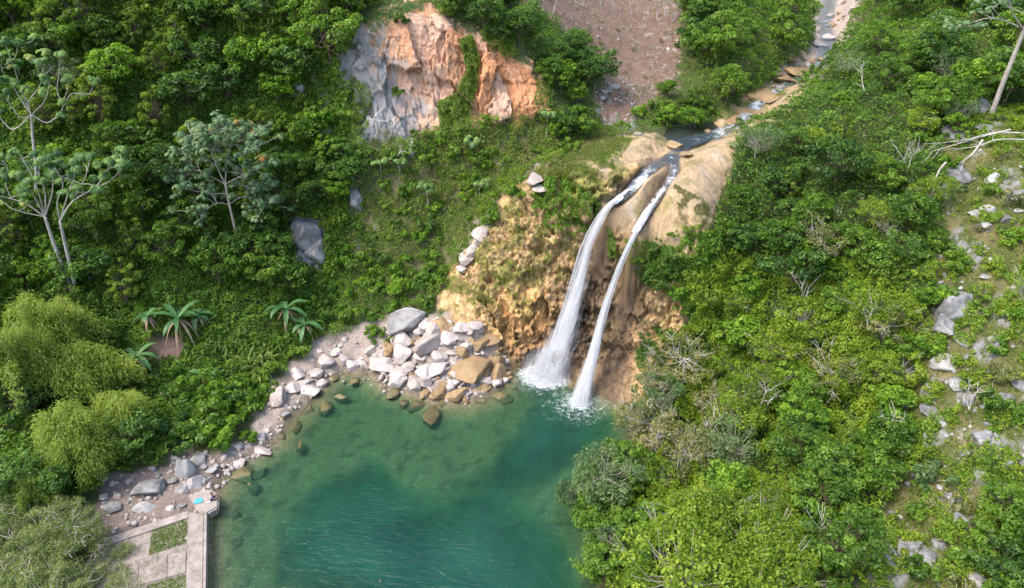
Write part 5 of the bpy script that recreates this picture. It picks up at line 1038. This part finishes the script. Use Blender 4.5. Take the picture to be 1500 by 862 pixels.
# ------------------------------------------------------------------ low growth nobody could count
CELL = np.c_[GXX.ravel(), GYY.ravel()]; CELL = CELL[(CELL[:, 1] > 28) & (CELL[:, 1] < 150)]
CELL_P = np.c_[CELL, H(CELL)]; CELL_PX = proj(CELL_P); CELL_N = slope_n(CELL)
_ok = (CELL_PX[:, 0] > -240) & (CELL_PX[:, 0] < 1740) & (CELL_PX[:, 1] > -60) & (CELL_PX[:, 1] < 930) & (CELL_P[:, 2] > .2)
CELL_P, CELL_PX, CELL_N = CELL_P[_ok], CELL_PX[_ok], CELL_N[_ok]; CELL_PJ = CELL_PX + np.stack([fbm(CELL_P * .5 + 70, 2), fbm(CELL_P * .5 + 90, 2)], 1) * 16
def scatter(g, polys, avoid, n, gap, off):
    """n points over the ground inside the outlines, as many per area on steep ground as on flat"""
    ok = np.zeros(len(CELL_P), bool)
    for q in polys: ok |= inpoly(CELL_PJ, q)
    for q in avoid: ok &= ~inpoly(CELL_PJ, q)
    ok &= fbm(CELL_P * .45 + off, 3) > gap
    k = np.nonzero(ok)[0]; w = 1 / np.maximum(CELL_N[k, 2], .2); k = g.choice(k, size=n, p=w / w.sum())
    xy = CELL_P[k, :2] + g.uniform(-GS / 2, GS / 2, (n, 2)); return np.c_[xy, H(xy)], CELL_N[k]
def cover(name, polys, n, L, W, mat, seed, up=.55, mound=1.3, avoid=(), flat=.45, hang=.2, gap=-.9, ms=.45):
    """leaves over the ground inside the outlines, heaped in mounds"""
    g = np.random.default_rng(seed); P, N = scatter(g, polys, avoid, n, gap, 300); m = n
    f1, _, cid, off = worley(P * ms + 3); f1b, _, cib, _ = worley(P * ms * 2.6 + 30)
    hm = mound * (np.clip(1 - f1 * 1.1, 0, 1) * (.5 + _perm[cid % 256] / 255.) + .4 * np.clip(1 - f1b * 1.1, 0, 1))
    Pn = P + N * (hm * .6 + up * g.uniform(0, .6, m))[:, None] + np.array([0, 0, .4]) * hm[:, None]
    Nn = unit(N * .4 + np.array([0, 0, flat]) + g.normal(0, .55, (m, 3))); D = unit(g.normal(size=(m, 3)) + np.array([0, 0, -hang])); l = L * g.uniform(.6, 1.4, m)
    V, Q = leaves(Pn, Nn, D, l, l * W); v = np.clip(.5 + .3 * (_perm[(cid * 3) % 256] / 255. - .5) + .3 * (_perm[(cib * 3) % 256] / 255. - .5) + g.normal(0, .19, m), 0, 1)
    o = link(name, make_mesh(name, V, Q, mat, {'v': np.repeat(v, 4)})); o['kind'] = 'stuff'; return o
ALL = [(-80,-80),(1580,-80),(1580,940),(-80,940)]
STREAM_PX_CLEAR = [(1192,-60),(1275,-60),(1240,60),(1205,105),(1160,128),(1110,152),(1070,205),(960,212),(930,200),(1000,170),(1100,140),(1150,95),(1185,75)]
BAN_AREA = [(195,450),(330,440),(420,480),(410,560),(330,545),(200,545)]
OPEN = [TRAV, ORAN, FIELD, FIELD_UP, BANK, LBANK, STREAM_PX_CLEAR, RSLOPE, BANANA_SOIL, [(430,325),(478,325),(480,394),(430,396)], [(505,200),(530,195),(528,310),(508,310)]]
cover('undergrowth', [[(-250,-80),(560,-80),(520,100),(500,230),(520,320),(480,480),(400,600),(260,670),(-250,940)]], 225000, .36, .5, M_LEAF['mid'], 501, avoid=OPEN + [SIDEB])
cover('undergrowth', [[(-250,100),(420,100),(480,330),(480,480),(-250,940)]], 70000, .36, .5, M_LEAF['dark'], 502, avoid=OPEN + [SIDEB, BAN_AREA], gap=-.1)
cover('undergrowth', [[(980,-80),(1750,-80),(1750,150),(1380,200),(1380,400),(1330,560),(1340,700),(1260,800),(1230,940),(860,940),(930,620),(1000,500),(1060,250)]], 185000, .32, .52, M_LEAF['mid'], 503, avoid=OPEN, mound=1.7)
cover('undergrowth', [[(1020,380),(1380,380),(1340,700),(1230,940),(860,940),(930,620)]], 110000, .25, .6, M_LEAF['lime'], 504, avoid=OPEN, mound=1.9, gap=-.12)
cover('low_scrub', [[(480,310),(515,195),(600,195),(650,175),(700,165),(800,155),(880,180),(930,195),(790,250),(740,290),(700,350),(660,400),(640,460),(590,470),(540,500),(440,530),(430,470)]], 26000, .26, .5, M_LEAF['bright'], 505, avoid=[TRAV, ORAN, BANK], mound=.7, gap=-.25)
cover('low_scrub', [[(480,310),(515,195),(600,195),(650,175),(700,165),(800,155),(880,180),(930,195),(790,250),(740,290),(700,350),(660,400),(640,460),(590,470)]], 30000, .24, .3, M_LEAF['olive'], 506, avoid=[TRAV, BANK, [(495,60),(800,60),(800,150),(745,168),(700,166),(600,200),(520,190)]], mound=.6, gap=-.2)
cover('undergrowth', [[(1060,170),(1240,60),(1420,120),(1390,330),(1060,330)]], 40000, .28, .4, M_LEAF['grey'], 515, avoid=OPEN, mound=1.6, gap=-.05)
cover('low_scrub', [[(530,-50),(800,-50),(815,70),(790,100),(755,80),(700,42),(600,2),(545,20)]], 12000, .28, .5, M_LEAF['mid'], 518, avoid=[FIELD], mound=.8)
cover('low_scrub', [[(760,-60),(1000,-60),(1000,40),(1060,180),(900,200),(800,200),(800,100)]], 9000, .24, .5, M_LEAF['mid'], 507, avoid=[FIELD, ORAN, TRAV, FIELD_UP], mound=.6)
cover('low_scrub', [RSLOPE], 42000, .22, .5, M_LEAF['lime'], 508, mound=.6, gap=.05)
cover('low_scrub', [RSLOPE], 30000, .24, .5, M_LEAF['mid'], 509, mound=.6, gap=.12)
cover('leaf_litter', [FIELD, FIELD_UP], 9000, .2, .4, M_DRY, 516, mound=.06, gap=-.25, up=.12)
cover('dry_scrub', [FIELD, FIELD_UP], 3500, .3, .16, M_DEAD, 517, mound=.3, gap=.15, up=.5, flat=.1)
cover('field_weeds', [FIELD, FIELD_UP], 1900, .25, .4, M_LEAF['olive'], 510, mound=.2, gap=.25)
cover('moss_growth', [[(1150,70),(1180,125),(1120,160),(1060,190),(1050,150)]], 4000, .18, .4, M_LEAF['bright'], 514, mound=.3, gap=.05)
# grass: thin upright blades
def grass(name, polys, n, h, mat, seed, gap=-.2, avoid=()):
    g = np.random.default_rng(seed); P, _ = scatter(g, polys, avoid, n, gap, 400); m = n
    D = unit(g.normal(0, .5, (m, 3)) + np.array([0, 0, 1.0])); Nn = unit(g.normal(size=(m, 3)) + np.array([0, -.6, .3])); l = h * g.uniform(.5, 1.4, m); V, Q = leaves(P + D * l[:, None] * .45, Nn, D, l, l * .13 + .012, .05, .3)
    o = link(name, make_mesh(name, V, Q, mat, {'v': np.repeat(np.clip(.5 + g.normal(0, .22, m), 0, 1), 4)})); o['kind'] = 'stuff'; return o
grass('grass', [RSLOPE], 60000, .34, M_LEAF['vine'], 521, gap=-.15)
grass('grass', [[(620,230),(800,205),(930,195),(880,240),(790,260),(735,290),(690,350),(640,330)]], 20000, .40, M_LEAF['olive'], 522)
grass('grass', [[(780,250),(860,215),(930,200),(900,250),(840,280)]], 9000, .25, M_LEAF['vine'], 523, gap=-.1)

def on_rock(g, name, polys, n, gap=None):
    P, N, px = SURF[name]; ok = np.zeros(len(P), bool)
    for q in polys: ok |= inpoly(px, q)
    if gap is not None: ok &= fbm(P * .6 + 140, 3) > gap
    k = g.choice(np.nonzero(ok)[0], size=n); return P[k] + g.normal(0, .06, (n, 3)), N[k]
def rock_growth(name, polys, n, L, W, kind, seed, gap=None, thick=.4, hang=.6):
    g = np.random.default_rng(seed); P, N = on_rock(g, 'waterfall_rock', polys, n, gap); f1, _, cid, _ = worley(P * 1.1); f2 = worley(P * .55 + 20)[0]
    Pn = P + unit(N + (0, -.3, .2)) * (thick * (.8 * np.clip(1 - f1 * 1.1, 0, 1) + 1.2 * np.clip(1 - f2 * 1.1, 0, 1)) * g.uniform(.4, 1.0, n) + .05)[:, None]; Nn = unit(N * .6 + np.array([0, 0, .4]) + g.normal(0, .5, (n, 3))); D = unit(g.normal(0, .7, (n, 3)) + np.array([0, 0, -hang]))
    l = L * g.uniform(.6, 1.4, n); V, Q = leaves(Pn, Nn, D, l, l * W); v = np.clip(.45 + .35 * (_perm[cid % 256] / 255. - .5) + g.normal(0, .17, n), 0, 1)
    o = link(name, make_mesh(name, V, Q, M_LEAF[kind], {'v': np.repeat(v, 4)})); o['kind'] = 'stuff'
FERN = [(938,352),(985,362),(1005,385),(1000,410),(962,425),(938,412),(926,395)]
rock_growth('hanging_ferns', [FERN], 7000, .32, .3, 'mid', 541, -.35, .38, .9)
rock_growth('hanging_ferns', [[(783,282),(805,258),(850,272),(882,300),(872,335),(840,345),(795,330),(780,305)]], 5200, .28, .4, 'bright', 542, -.15, .55, .6)
rock_growth('hanging_ferns', [[(1000,345),(1045,335),(1060,330),(1050,420),(1020,480),(985,430)]], 6000, .28, .4, 'bright', 543, -.3, .6, .5)
rock_growth('hanging_ferns', [[(888,330),(900,345),(905,380),(892,375)]], 700, .26, .35, 'mid', 544, None, .4, .9)
rock_growth('moss_growth', [[(650,395),(690,345),(740,300),(800,330),(850,345),(840,400),(790,440),(700,460),(655,450)]], 12000, .13, .45, 'vine', 545, .05, .22, .4)
rock_growth('moss_growth', [[(770,262),(800,235),(870,212),(930,200),(900,245),(860,280),(800,262)]], 11000, .15, .35, 'vine', 546, -.1, .2, .2)
rock_growth('moss_growth', [[(985,268),(1040,300),(1030,350),(990,372),(1000,340)]], 3500, .12, .45, 'olive', 547, .0, .15, .3)
rock_growth('hanging_ferns', [[(940,470),(990,478),(985,520),(950,560),(930,530)]], 2600, .26, .4, 'mid', 548, .0, .5, .5)
# vine curtain hanging down the orange cliff
def vine_curtain(poly, n, label, seed, mat='vine'):
    g = np.random.default_rng(seed); P, N = on_rock(g, 'cliff_face', [poly], n); m = n
    N2 = unit(N * (1, 1, .4)); f1, _, cid, _ = worley(P * np.array([1.1, 1.1, .5])); Pn = P + N2 * (.2 + .8 * np.clip(1 - f1, 0, 1) * g.uniform(.5, 1, m))[:, None]
    Nn = unit(N2 * .7 + np.array([0, 0, .5]) + g.normal(0, .35, (m, 3))); D = unit(g.normal(0, .6, (m, 3)) + np.array([0, 0, -1.0])); l = g.uniform(.18, .36, m); V, Q = leaves(Pn, Nn, D, l, l * .5)
    o = link('hanging_vine', make_mesh('hanging_vine', V, Q, M_LEAF[mat], {'v': np.repeat(np.clip(.55 + .2 * (_perm[cid % 256] / 255 - .5) + g.normal(0, .15, m), 0, 1), 4)})); tag(o, None, 'vine', 'hanging vines', label=label)
vine_curtain([(672,58),(690,52),(702,85),(698,130),(688,165),(690,190),(645,190),(640,150),(668,135),(684,100)], 6500, 'green curtain of vine hanging down the middle of the orange cliff', 601)
vine_curtain([(515,110),(535,120),(548,140),(540,185),(515,200),(505,160)], 1000, 'vine straggling over the grey left face of the cliff', 602)
vine_curtain([(700,45),(745,60),(760,80),(740,85),(715,70)], 800, 'vine tangle draping over the top edge of the cliff', 604)
vine_curtain([(490,140),(505,120),(520,190),(545,215),(560,226),(520,230),(495,190)], 1500, 'vine mat along the lower left edge of the cliff', 605, 'mid')
vine_curtain([(560,205),(600,200),(650,178),(700,165),(740,170),(700,190),(600,225),(560,228)], 1800, 'low vine mat along the foot of the cliff', 606, 'bright')
vine_curtain([(535,30),(560,14),(600,2),(612,14),(580,30),(548,50)], 900, 'vine fringe hanging over the upper left rim of the cliff', 607, 'dark')
vine_curtain([(785,110),(806,112),(806,175),(790,180),(780,150)], 700, 'vine fringe down the right end of the cliff', 608, 'mid')
print('plants', round(time.time() - T0, 1))
# ------------------------------------------------------------------ concrete terrace by the pool
M_CONC = rough_mat('worn_concrete', (.105, .088, .07), (.225, .188, .16), .9, .35, .9, .05, (.33, .28, .245), True, 9.0)
M_CONC2 = rough_mat('pale_concrete', (.16, .135, .115), (.34, .29, .255), 1.3, .3, .9, .05)
def prism(px, z1, z0, name, mat, parent=None, inv=(0, 0, 0), bev=.03, div=0, rough=0.0):
    T = [at_z(u, v, z1) for u, v in px]; bm = bmesh.new(); a = [bm.verts.new(tuple(t - np.array(inv))) for t in T]
    f = bm.faces.new(a); r = bmesh.ops.extrude_face_region(bm, geom=[f]); vs = [e for e in r['geom'] if isinstance(e, bmesh.types.BMVert)]
    for x in vs: x.co.z = z0 - inv[2]
    bmesh.ops.recalc_face_normals(bm, faces=bm.faces)
    if bev: bmesh.ops.bevel(bm, geom=[e for e in bm.edges], offset=bev, segments=2, affect='EDGES')
    if div:
        bmesh.ops.triangulate(bm, faces=bm.faces); bmesh.ops.subdivide_edges(bm, edges=bm.edges, cuts=div, use_grid_fill=True)
        V = np.array([x.co[:] for x in bm.verts]); d = fbm(V * 1.7, 4) * rough
        bm.normal_update()
        for x, q in zip(bm.verts, d): x.co += x.normal * float(q)
    me = bpy.data.meshes.new(name); bm.to_mesh(me); bm.free(); me.materials.append(mat); return link(name, me, parent)
tb = at_z(288, 800, .8); tr_ = empty('terrace', tb); tag(tr_, None, 'terrace', label='worn concrete terrace with walkway and low edge wall at the pool')
prism([(138,797),(277,753),(273,915),(85,915)], .80, -.4, 'floor', M_CONC, tr_, tb, .03)
prism([(276.5,751),(298.6,751),(295.5,915),(270.5,915)], .98, -.4, 'walkway', M_CONC2, tr_, tb, .03)
prism([(299,750),(303,750),(300.5,915),(296,915)], 1.06, -2.2, 'edge_wall', M_CONC2, tr_, tb, .015)
prism([(140,793),(276,748),(276.2,758),(142,804)], .95, -.3, 'cross_walk', M_CONC2, tr_, tb, .03)
prism([(247,812),(272.6,806),(271.6,838),(246,846)], .872, .3, 'paving_slab', M_CONC2, tr_, tb, .02)
prism([(205,823),(245,812.6),(244,846.6),(203,858)], .868, .3, 'paving_slab', M_CONC, tr_, tb, .02)
prism([(160,835),(203.4,823.5),(201,858.5),(156,872)], .864, .3, 'paving_slab', M_CONC, tr_, tb, .02)
def turf(poly, n, h, kind, seed, z=.80, up=1.0):
    g = np.random.default_rng(seed); pa = np.array(poly); uv = g.uniform(pa.min(0), pa.max(0), (n * 2, 2)); uv = uv[inpoly(uv, poly)][:n]; P = np.array([at_z(u, v, z) for u, v in uv]); P = P[fbm(P * 1.1 + 60, 3) > -.25]; m = len(P)
    D = unit(g.normal(0, .6, (m, 3)) + np.array([0, 0, up])); l = h * g.uniform(.5, 1.4, m); V, Q = leaves(P + D * l[:, None] * .4, unit(g.normal(size=(m, 3)) + np.array([0, -.5, .4])), D, l, l * .2 + .01, .05, .3)
    o = link('terrace_grass', make_mesh('terrace_grass', V, Q, M_LEAF[kind], {'v': np.repeat(np.clip(.5 + g.normal(0, .2, m), 0, 1), 4)})); o['kind'] = 'stuff'
turf([(222,775),(275,762),(274,796),(218,814)], 2600, .18, 'vine', 701)
turf([(215,858),(272,842),(271,866),(208,884)], 1400, .18, 'vine', 702)
turf([(140,800),(275,760),(272,912),(90,912)], 1500, .16, 'olive', 703)
turf([(230,812),(272,806),(271,842),(160,868),(150,835)], 700, .12, 'olive', 705, .87)
turf([(276,760),(298,760),(295,912),(271,912)], 350, .10, 'olive', 706, .985)
turf([(120,812),(190,790),(175,850),(80,910)], 2200, .2, 'grey', 704)
# the flat rock at the end of the walkway, and what lies on it
SL = [(278,729),(284,721),(297,716.5),(309,716),(317.5,722),(320.5,731),(320,742),(303,752.5),(289,748)]
fr = prism(SL, 1.0, -.5, 'flat_rock', rough_mat('slab_stone', (.24, .20, .17), (.34, .29, .25), 1.3, .3, .9, .05), bev=.14, div=3, rough=.16)
tag(fr, None, 'rock', label='flat pale slab of rock under the seated person at the terrace corner')
ZT = 1.02
for x_ in fr.data.vertices:
    if x_.co.z < .7:
        k_ = .80 + .2 * max(0, (x_.co.z + .5) / 1.2); c_ = at_z(299, 733, 1.0); x_.co.x = c_[0] + (x_.co.x - c_[0]) * k_; x_.co.y = c_[1] + (x_.co.y - c_[1]) * k_
def skin_body(name, edges, pts, rad, mat, parent, root=0, sub=2):
    me = bpy.data.meshes.new(name); me.from_pydata([tuple(p) for p in pts], edges, []); o = link(name, me, parent)
    md = o.modifiers.new('Skin', 'SKIN'); md.use_smooth_shade = True
    for i, sv in enumerate(me.skin_vertices[0].data): sv.radius = (rad[i], rad[i]); sv.use_root = (i == root)
    o.modifiers.new('Subdivision', 'SUBSURF').levels = sub; o.modifiers[-1].render_levels = sub; me.materials.append(mat); return o
def plain(name, c, rough=.7, spec=.3):
    m, N, L, out = nt(name); p = N('BsdfPrincipled', Roughness=rough); tc = N('TexCoord'); n = N('TexNoise', Scale=14, Detail=4); L(tc.outputs['Object'], n.inputs['Vector']); r = ramp(N, [(.3, tuple(x * .85 for x in c)), (.7, tuple(min(x * 1.12, 1) for x in c))]); L(n.outputs[0], r.inputs[0]); L(r.outputs[0], p.inputs['Base Color']); p.inputs['Specular IOR Level'].default_value = spec; L(p.outputs[0], out.inputs[0]); return m
pp = at_z(310.5, 732, ZT); person = empty('person', (pp[0], pp[1], ZT)); person.rotation_euler = (0, 0, math.radians(12))
tag(person, None, 'person', label='person in striped navy and white shirt sitting on the flat rock')
J = {'pel': (0, 0, .11), 'sp': (-.02, 0, .28), 'ch': (.03, 0, .46), 'nk': (.08, 0, .60), 'hd': (.12, 0, .71), 'cr': (.12, 0, .80), 'nose': (.225, 0, .70)}
R_ = {'pel': .125, 'sp': .115, 'ch': .13, 'nk': .05, 'hd': .082, 'cr': .07, 'nose': .014}
E = [('pel', 'sp'), ('sp', 'ch'), ('ch', 'nk'), ('nk', 'hd'), ('hd', 'cr'), ('hd', 'nose')]
for s, t in ((1, 'l'), (-1, 'r')):
    J.update({'hp' + t: (.05, s * .10, .10), 'kn' + t: (.41, s * .15, .30), 'an' + t: (.60, s * .12, .07), 'ft' + t: (.76, s * .13, .035), 'sh' + t: (.03, s * .19, .50), 'el' + t: (.14, s * .25, .27), 'wr' + t: (.35, s * .19, .33), 'pm' + t: (.41, s * .165, .355), 'ea' + t: (.115, s * .088, .70)})
    R_.update({'hp' + t: .095, 'kn' + t: .058, 'an' + t: .036, 'ft' + t: .030, 'sh' + t: .062, 'el' + t: .042, 'wr' + t: .028, 'pm' + t: .032, 'ea' + t: .016})
    E += [('pel', 'hp' + t), ('hp' + t, 'kn' + t), ('kn' + t, 'an' + t), ('an' + t, 'ft' + t), ('ch', 'sh' + t), ('sh' + t, 'el' + t), ('el' + t, 'wr' + t), ('wr' + t, 'pm' + t), ('hd', 'ea' + t)]
    for k, (dy, ln) in enumerate(((.030, .068), (.011, .078), (-.009, .072), (-.028, .056))):
        J['f%d%s' % (k, t)] = (.41 + ln * .6, s * (.165 + dy), .360); J['g%d%s' % (k, t)] = (.41 + ln, s * (.165 + dy * 1.1), .338); R_['f%d%s' % (k, t)] = .0095; R_['g%d%s' % (k, t)] = .008; E += [('pm' + t, 'f%d%s' % (k, t)), ('f%d%s' % (k, t), 'g%d%s' % (k, t))]
    J['t' + t] = (.395, s * .125, .345); J['u' + t] = (.425, s * .105, .335); R_['t' + t] = .011; R_['u' + t] = .009; E += [('wr' + t, 't' + t), ('t' + t, 'u' + t)]
keys = list(J); ix = {k: i for i, k in enumerate(keys)}
SKIN = plain('skin', (.26, .14, .09), .55)
skin_body('body', [(ix[a], ix[b]) for a, b in E], [J[k] for k in keys], [R_[k] for k in keys], SKIN, person)
m_, N_, L_, out_ = nt('striped_shirt'); p_ = N_('BsdfPrincipled', Roughness=.8); tc_ = N_('TexCoord'); sx_ = N_('SeparateXYZ'); L_(tc_.outputs['Object'], sx_.inputs[0])
q_ = N_('Math', _operation='MULTIPLY'); L_(sx_.outputs[2], q_.inputs[0]); q_.inputs[1].default_value = 8.5; f_ = N_('Math', _operation='FRACT'); L_(q_.outputs[0], f_.inputs[0]); r_ = ramp(N_, [(.49, (.025, .03, .12)), (.51, (.62, .63, .66))]); r_.color_ramp.interpolation = 'CONSTANT'; L_(f_.outputs[0], r_.inputs[0]); L_(r_.outputs[0], p_.inputs['Base Color']); L_(p_.outputs[0], out_.inputs[0])
def sub_body(name, ks, es, grow, mat, over={}):
    return skin_body(name, [(ks.index(a), ks.index(b)) for a, b in es], [over.get(k, J[k]) for k in ks], [R_[k] + grow for k in ks], mat, person)
sub_body('shirt', ['sp', 'pel', 'ch', 'shl', 'shr', 'ell', 'elr'], [('sp', 'pel'), ('sp', 'ch'), ('ch', 'shl'), ('ch', 'shr'), ('shl', 'ell'), ('shr', 'elr')], .018, m_, {'pel': (0, 0, .17), 'ell': (.10, .235, .34), 'elr': (.10, -.235, .34)})
sub_body('shorts', ['pel', 'hpl', 'hpr', 'knl', 'knr'], [('pel', 'hpl'), ('pel', 'hpr'), ('hpl', 'knl'), ('hpr', 'knr')], .02, plain('navy_cloth', (.022, .026, .10), .85), {'knl': (.37, .145, .28), 'knr': (.37, -.145, .28)})
hv, hf = IC3; hv = hv * (.096, .090, .105); kp = (hv[:, 0] < .045) | (hv[:, 2] > .05); hv = hv + (.105, 0, .765); kf = hf[kp[hf].all(1)]
link('hair', make_mesh('hair', hv, kf, plain('black_hair', (.012, .010, .010), .5), None, True), person)
Ge = Geo()
for s in (1, -1): Ge.add(IC2[0] * .012 + (.196, s * .034, .725), IC2[1])
link('eyes', Ge.mesh('eyes', plain('eye_dark', (.02, .015, .012), .3)), person)
# blue towel and white bundle on the rock
n = 22; A, B = np.meshgrid(np.linspace(-.5, .5, n), np.linspace(-.32, .32, n), indexing='ij'); V = np.c_[A.ravel(), B.ravel(), np.zeros(n * n)]
z = .05 + .10 * np.abs(fbm(V * 3.2 + 3, 3)); V[:, 0] *= .72; V[:, 0] += .12 * fbm(V * 2.5 + 30, 2); V[:, 1] += .12 * fbm(V * 2.5 + 60, 2); V[:, 2] = z
tow = link('towel', make_mesh('towel', V, quadgrid(n, n), plain('blue_cloth', (.07, .33, .55), .9), None, True)); tw = at_z(291, 734, ZT); tow.location = (tw[0], tw[1], ZT - .02); tow.rotation_euler = (0, 0, .3)
md = tow.modifiers.new('Thickness', 'SOLIDIFY'); md.thickness = .02; tag(tow, None, 'towel', label='crumpled bright blue towel lying on the flat rock')
V = IC3[0] * (.17, .10, .07); V = V + unit(V) * (.03 * fbm(V * 14, 3))[:, None]; V[:, 2] = np.maximum(V[:, 2], -.045)
wb = link('bundle', make_mesh('bundle', V, IC3[1], plain('white_cloth', (.55, .52, .52), .9), None, True)); q = at_z(306.5, 736, ZT); wb.location = (q[0], q[1], ZT + .045); tag(wb, None, 'bundle', label='small white bundle lying on the flat rock beside the person')
# single orange flowering sprig in the thicket
G = Geo(); g = np.random.default_rng(9); P = ground(1214, 694, 1.6)
d = rand_dirs(g, 60, .6); V, Q = leaves(d * .28, d, rand_dirs(g, 60), .22, .12); G.add(V, Q, np.full(len(V), .5))
fl_ = link('flower_cluster', G.mesh('flower_cluster', plain('orange_petals', (.62, .10, .02), .6))); fl_.location = P; tag(fl_, None, 'flower', label='small cluster of orange red flowers in the green thicket')
# ------------------------------------------------------------------ labels: look, then where it stands by things one can find
MARKS = [('the orange cliff', 650, 110), ('the hanging vine', 685, 130), ('the cleared field', 935, 80), ('the upper stream', 1195, 80), ('the rapids', 1110, 150), ('the mossy dome', 850, 250), ('the broad falls', 840, 430), ('the slender falls', 890, 450),
 ('the white rocks', 620, 520), ('the tan block', 687, 540), ('the biggest boulder', 597, 475), ('the rocky bank', 430, 575), ('the largest banana', 268, 470), ('the forked trunks', 80, 340), ('the silvery tree', 325, 240), ('the tallest bamboo', 62, 480), ('the seated person', 310, 728),
 ('the terrace', 230, 810), ('the leaning trunk', 1478, 105), ('the fallen branches', 1420, 210), ('the white snag', 1270, 470), ('the orange flowers', 1214, 694), ('the white outcrop', 1340, 812), ('the dark rock face', 1393, 450), ('the olive trees', 1030, 590), ('the pool', 620, 720),
 ('the grey patch', 452, 360), ('the white shoulder boulder', 785, 262), ('the bare crooked limbs', 50, 130), ('the dark bananas', 430, 470)]
ORD = ['', 'second ', 'third ', 'fourth ', 'fifth ', 'sixth ', 'seventh ', 'eighth ', 'ninth ', 'tenth ', 'eleventh ', 'twelfth ', '13th ', '14th ', '15th ', '16th ', '17th ', '18th ', '19th ', '20th ']
mk = np.array([(u, v) for _, u, v in MARKS], float); groups = {}; used = set()
for t in THINGS:
    if t['label']: t['o']['label'] = t['label']; used.add(t['label']); continue
    px = proj(t['pos'])[0]; d = np.hypot(*(mk - px).T); k = int(np.argmin(d)); dx, dy = px - mk[k]
    nm = MARKS[k][0]
    if nm == 'the pool': rel = 'in'
    elif abs(dx) > abs(dy): rel = 'right of' if dx > 0 else 'left of'
    else: rel = 'below' if dy > 0 else 'above'
    groups.setdefault((t['look'], rel, nm), []).append((d[k], t))
for (look, rel, nm), L in groups.items():
    L.sort(key=lambda x: x[0])
    for i, (dd, t) in enumerate(L):
        s = f'{look} {rel} {nm}'
        if len(L) > 1: s += f', {ORD[i] if i < len(ORD) else str(i + 1) + "th "}nearest it'
        t['o']['label'] = s; used.add(s)
cnt = {}
for t in THINGS: cnt[t['o']['category']] = cnt.get(t['o']['category'], 0) + 1
print(cnt)
# ------------------------------------------------------------------ camera, light, world
cd = bpy.data.cameras.new('camera'); co = bpy.data.objects.new('camera', cd); COL.objects.link(co)
co.location = CAM; co.rotation_euler = (math.radians(60), 0, 0); cd.sensor_width = 36; cd.lens = 36 * F / 1500; cd.clip_end = 2000
scene.camera = co
SUN_EL, SUN_AZ = math.radians(58), math.radians(248)    # azimuth from +Y clockwise: behind the camera, to its left
sd = bpy.data.lights.new('sun', 'SUN'); so = bpy.data.objects.new('sun', sd); COL.objects.link(so)
sd.energy = 1.1; sd.angle = math.radians(24); sd.color = (1.0, .95, .87)
from mathutils import Vector
dirv = Vector((math.sin(SUN_AZ) * math.cos(SUN_EL), math.cos(SUN_AZ) * math.cos(SUN_EL), math.sin(SUN_EL)))
so.rotation_euler = dirv.to_track_quat('Z', 'Y').to_euler(); so.location = (-20, -20, 80)
w = bpy.data.worlds.new('World'); scene.world = w; w.use_nodes = True
wt = w.node_tree; bg = wt.nodes['Background']; sk = wt.nodes.new('ShaderNodeTexSky'); sk.sky_type = 'NISHITA'; sk.sun_disc = False
sk.sun_elevation = SUN_EL; sk.sun_rotation = SUN_AZ; sk.air_density = 1.0; sk.dust_density = 3.0; sk.ozone_density = 1.0
wt.links.new(sk.outputs[0], bg.inputs[0]); bg.inputs[1].default_value = .15
vs = scene.view_settings; vs.view_transform = 'Standard'; vs.look = 'None'; vs.gamma = 1; vs.exposure = 1.74; vs.use_curve_mapping = False
scene.cycles.max_bounces = 6; scene.cycles.diffuse_bounces = 3; scene.cycles.glossy_bounces = 2; scene.cycles.transmission_bounces = 3; scene.cycles.transparent_max_bounces = 24
scene.cycles.use_denoising = True; scene.cycles.caustics_reflective = False; scene.cycles.caustics_refractive = False
print('done', round(time.time() - T0, 1))
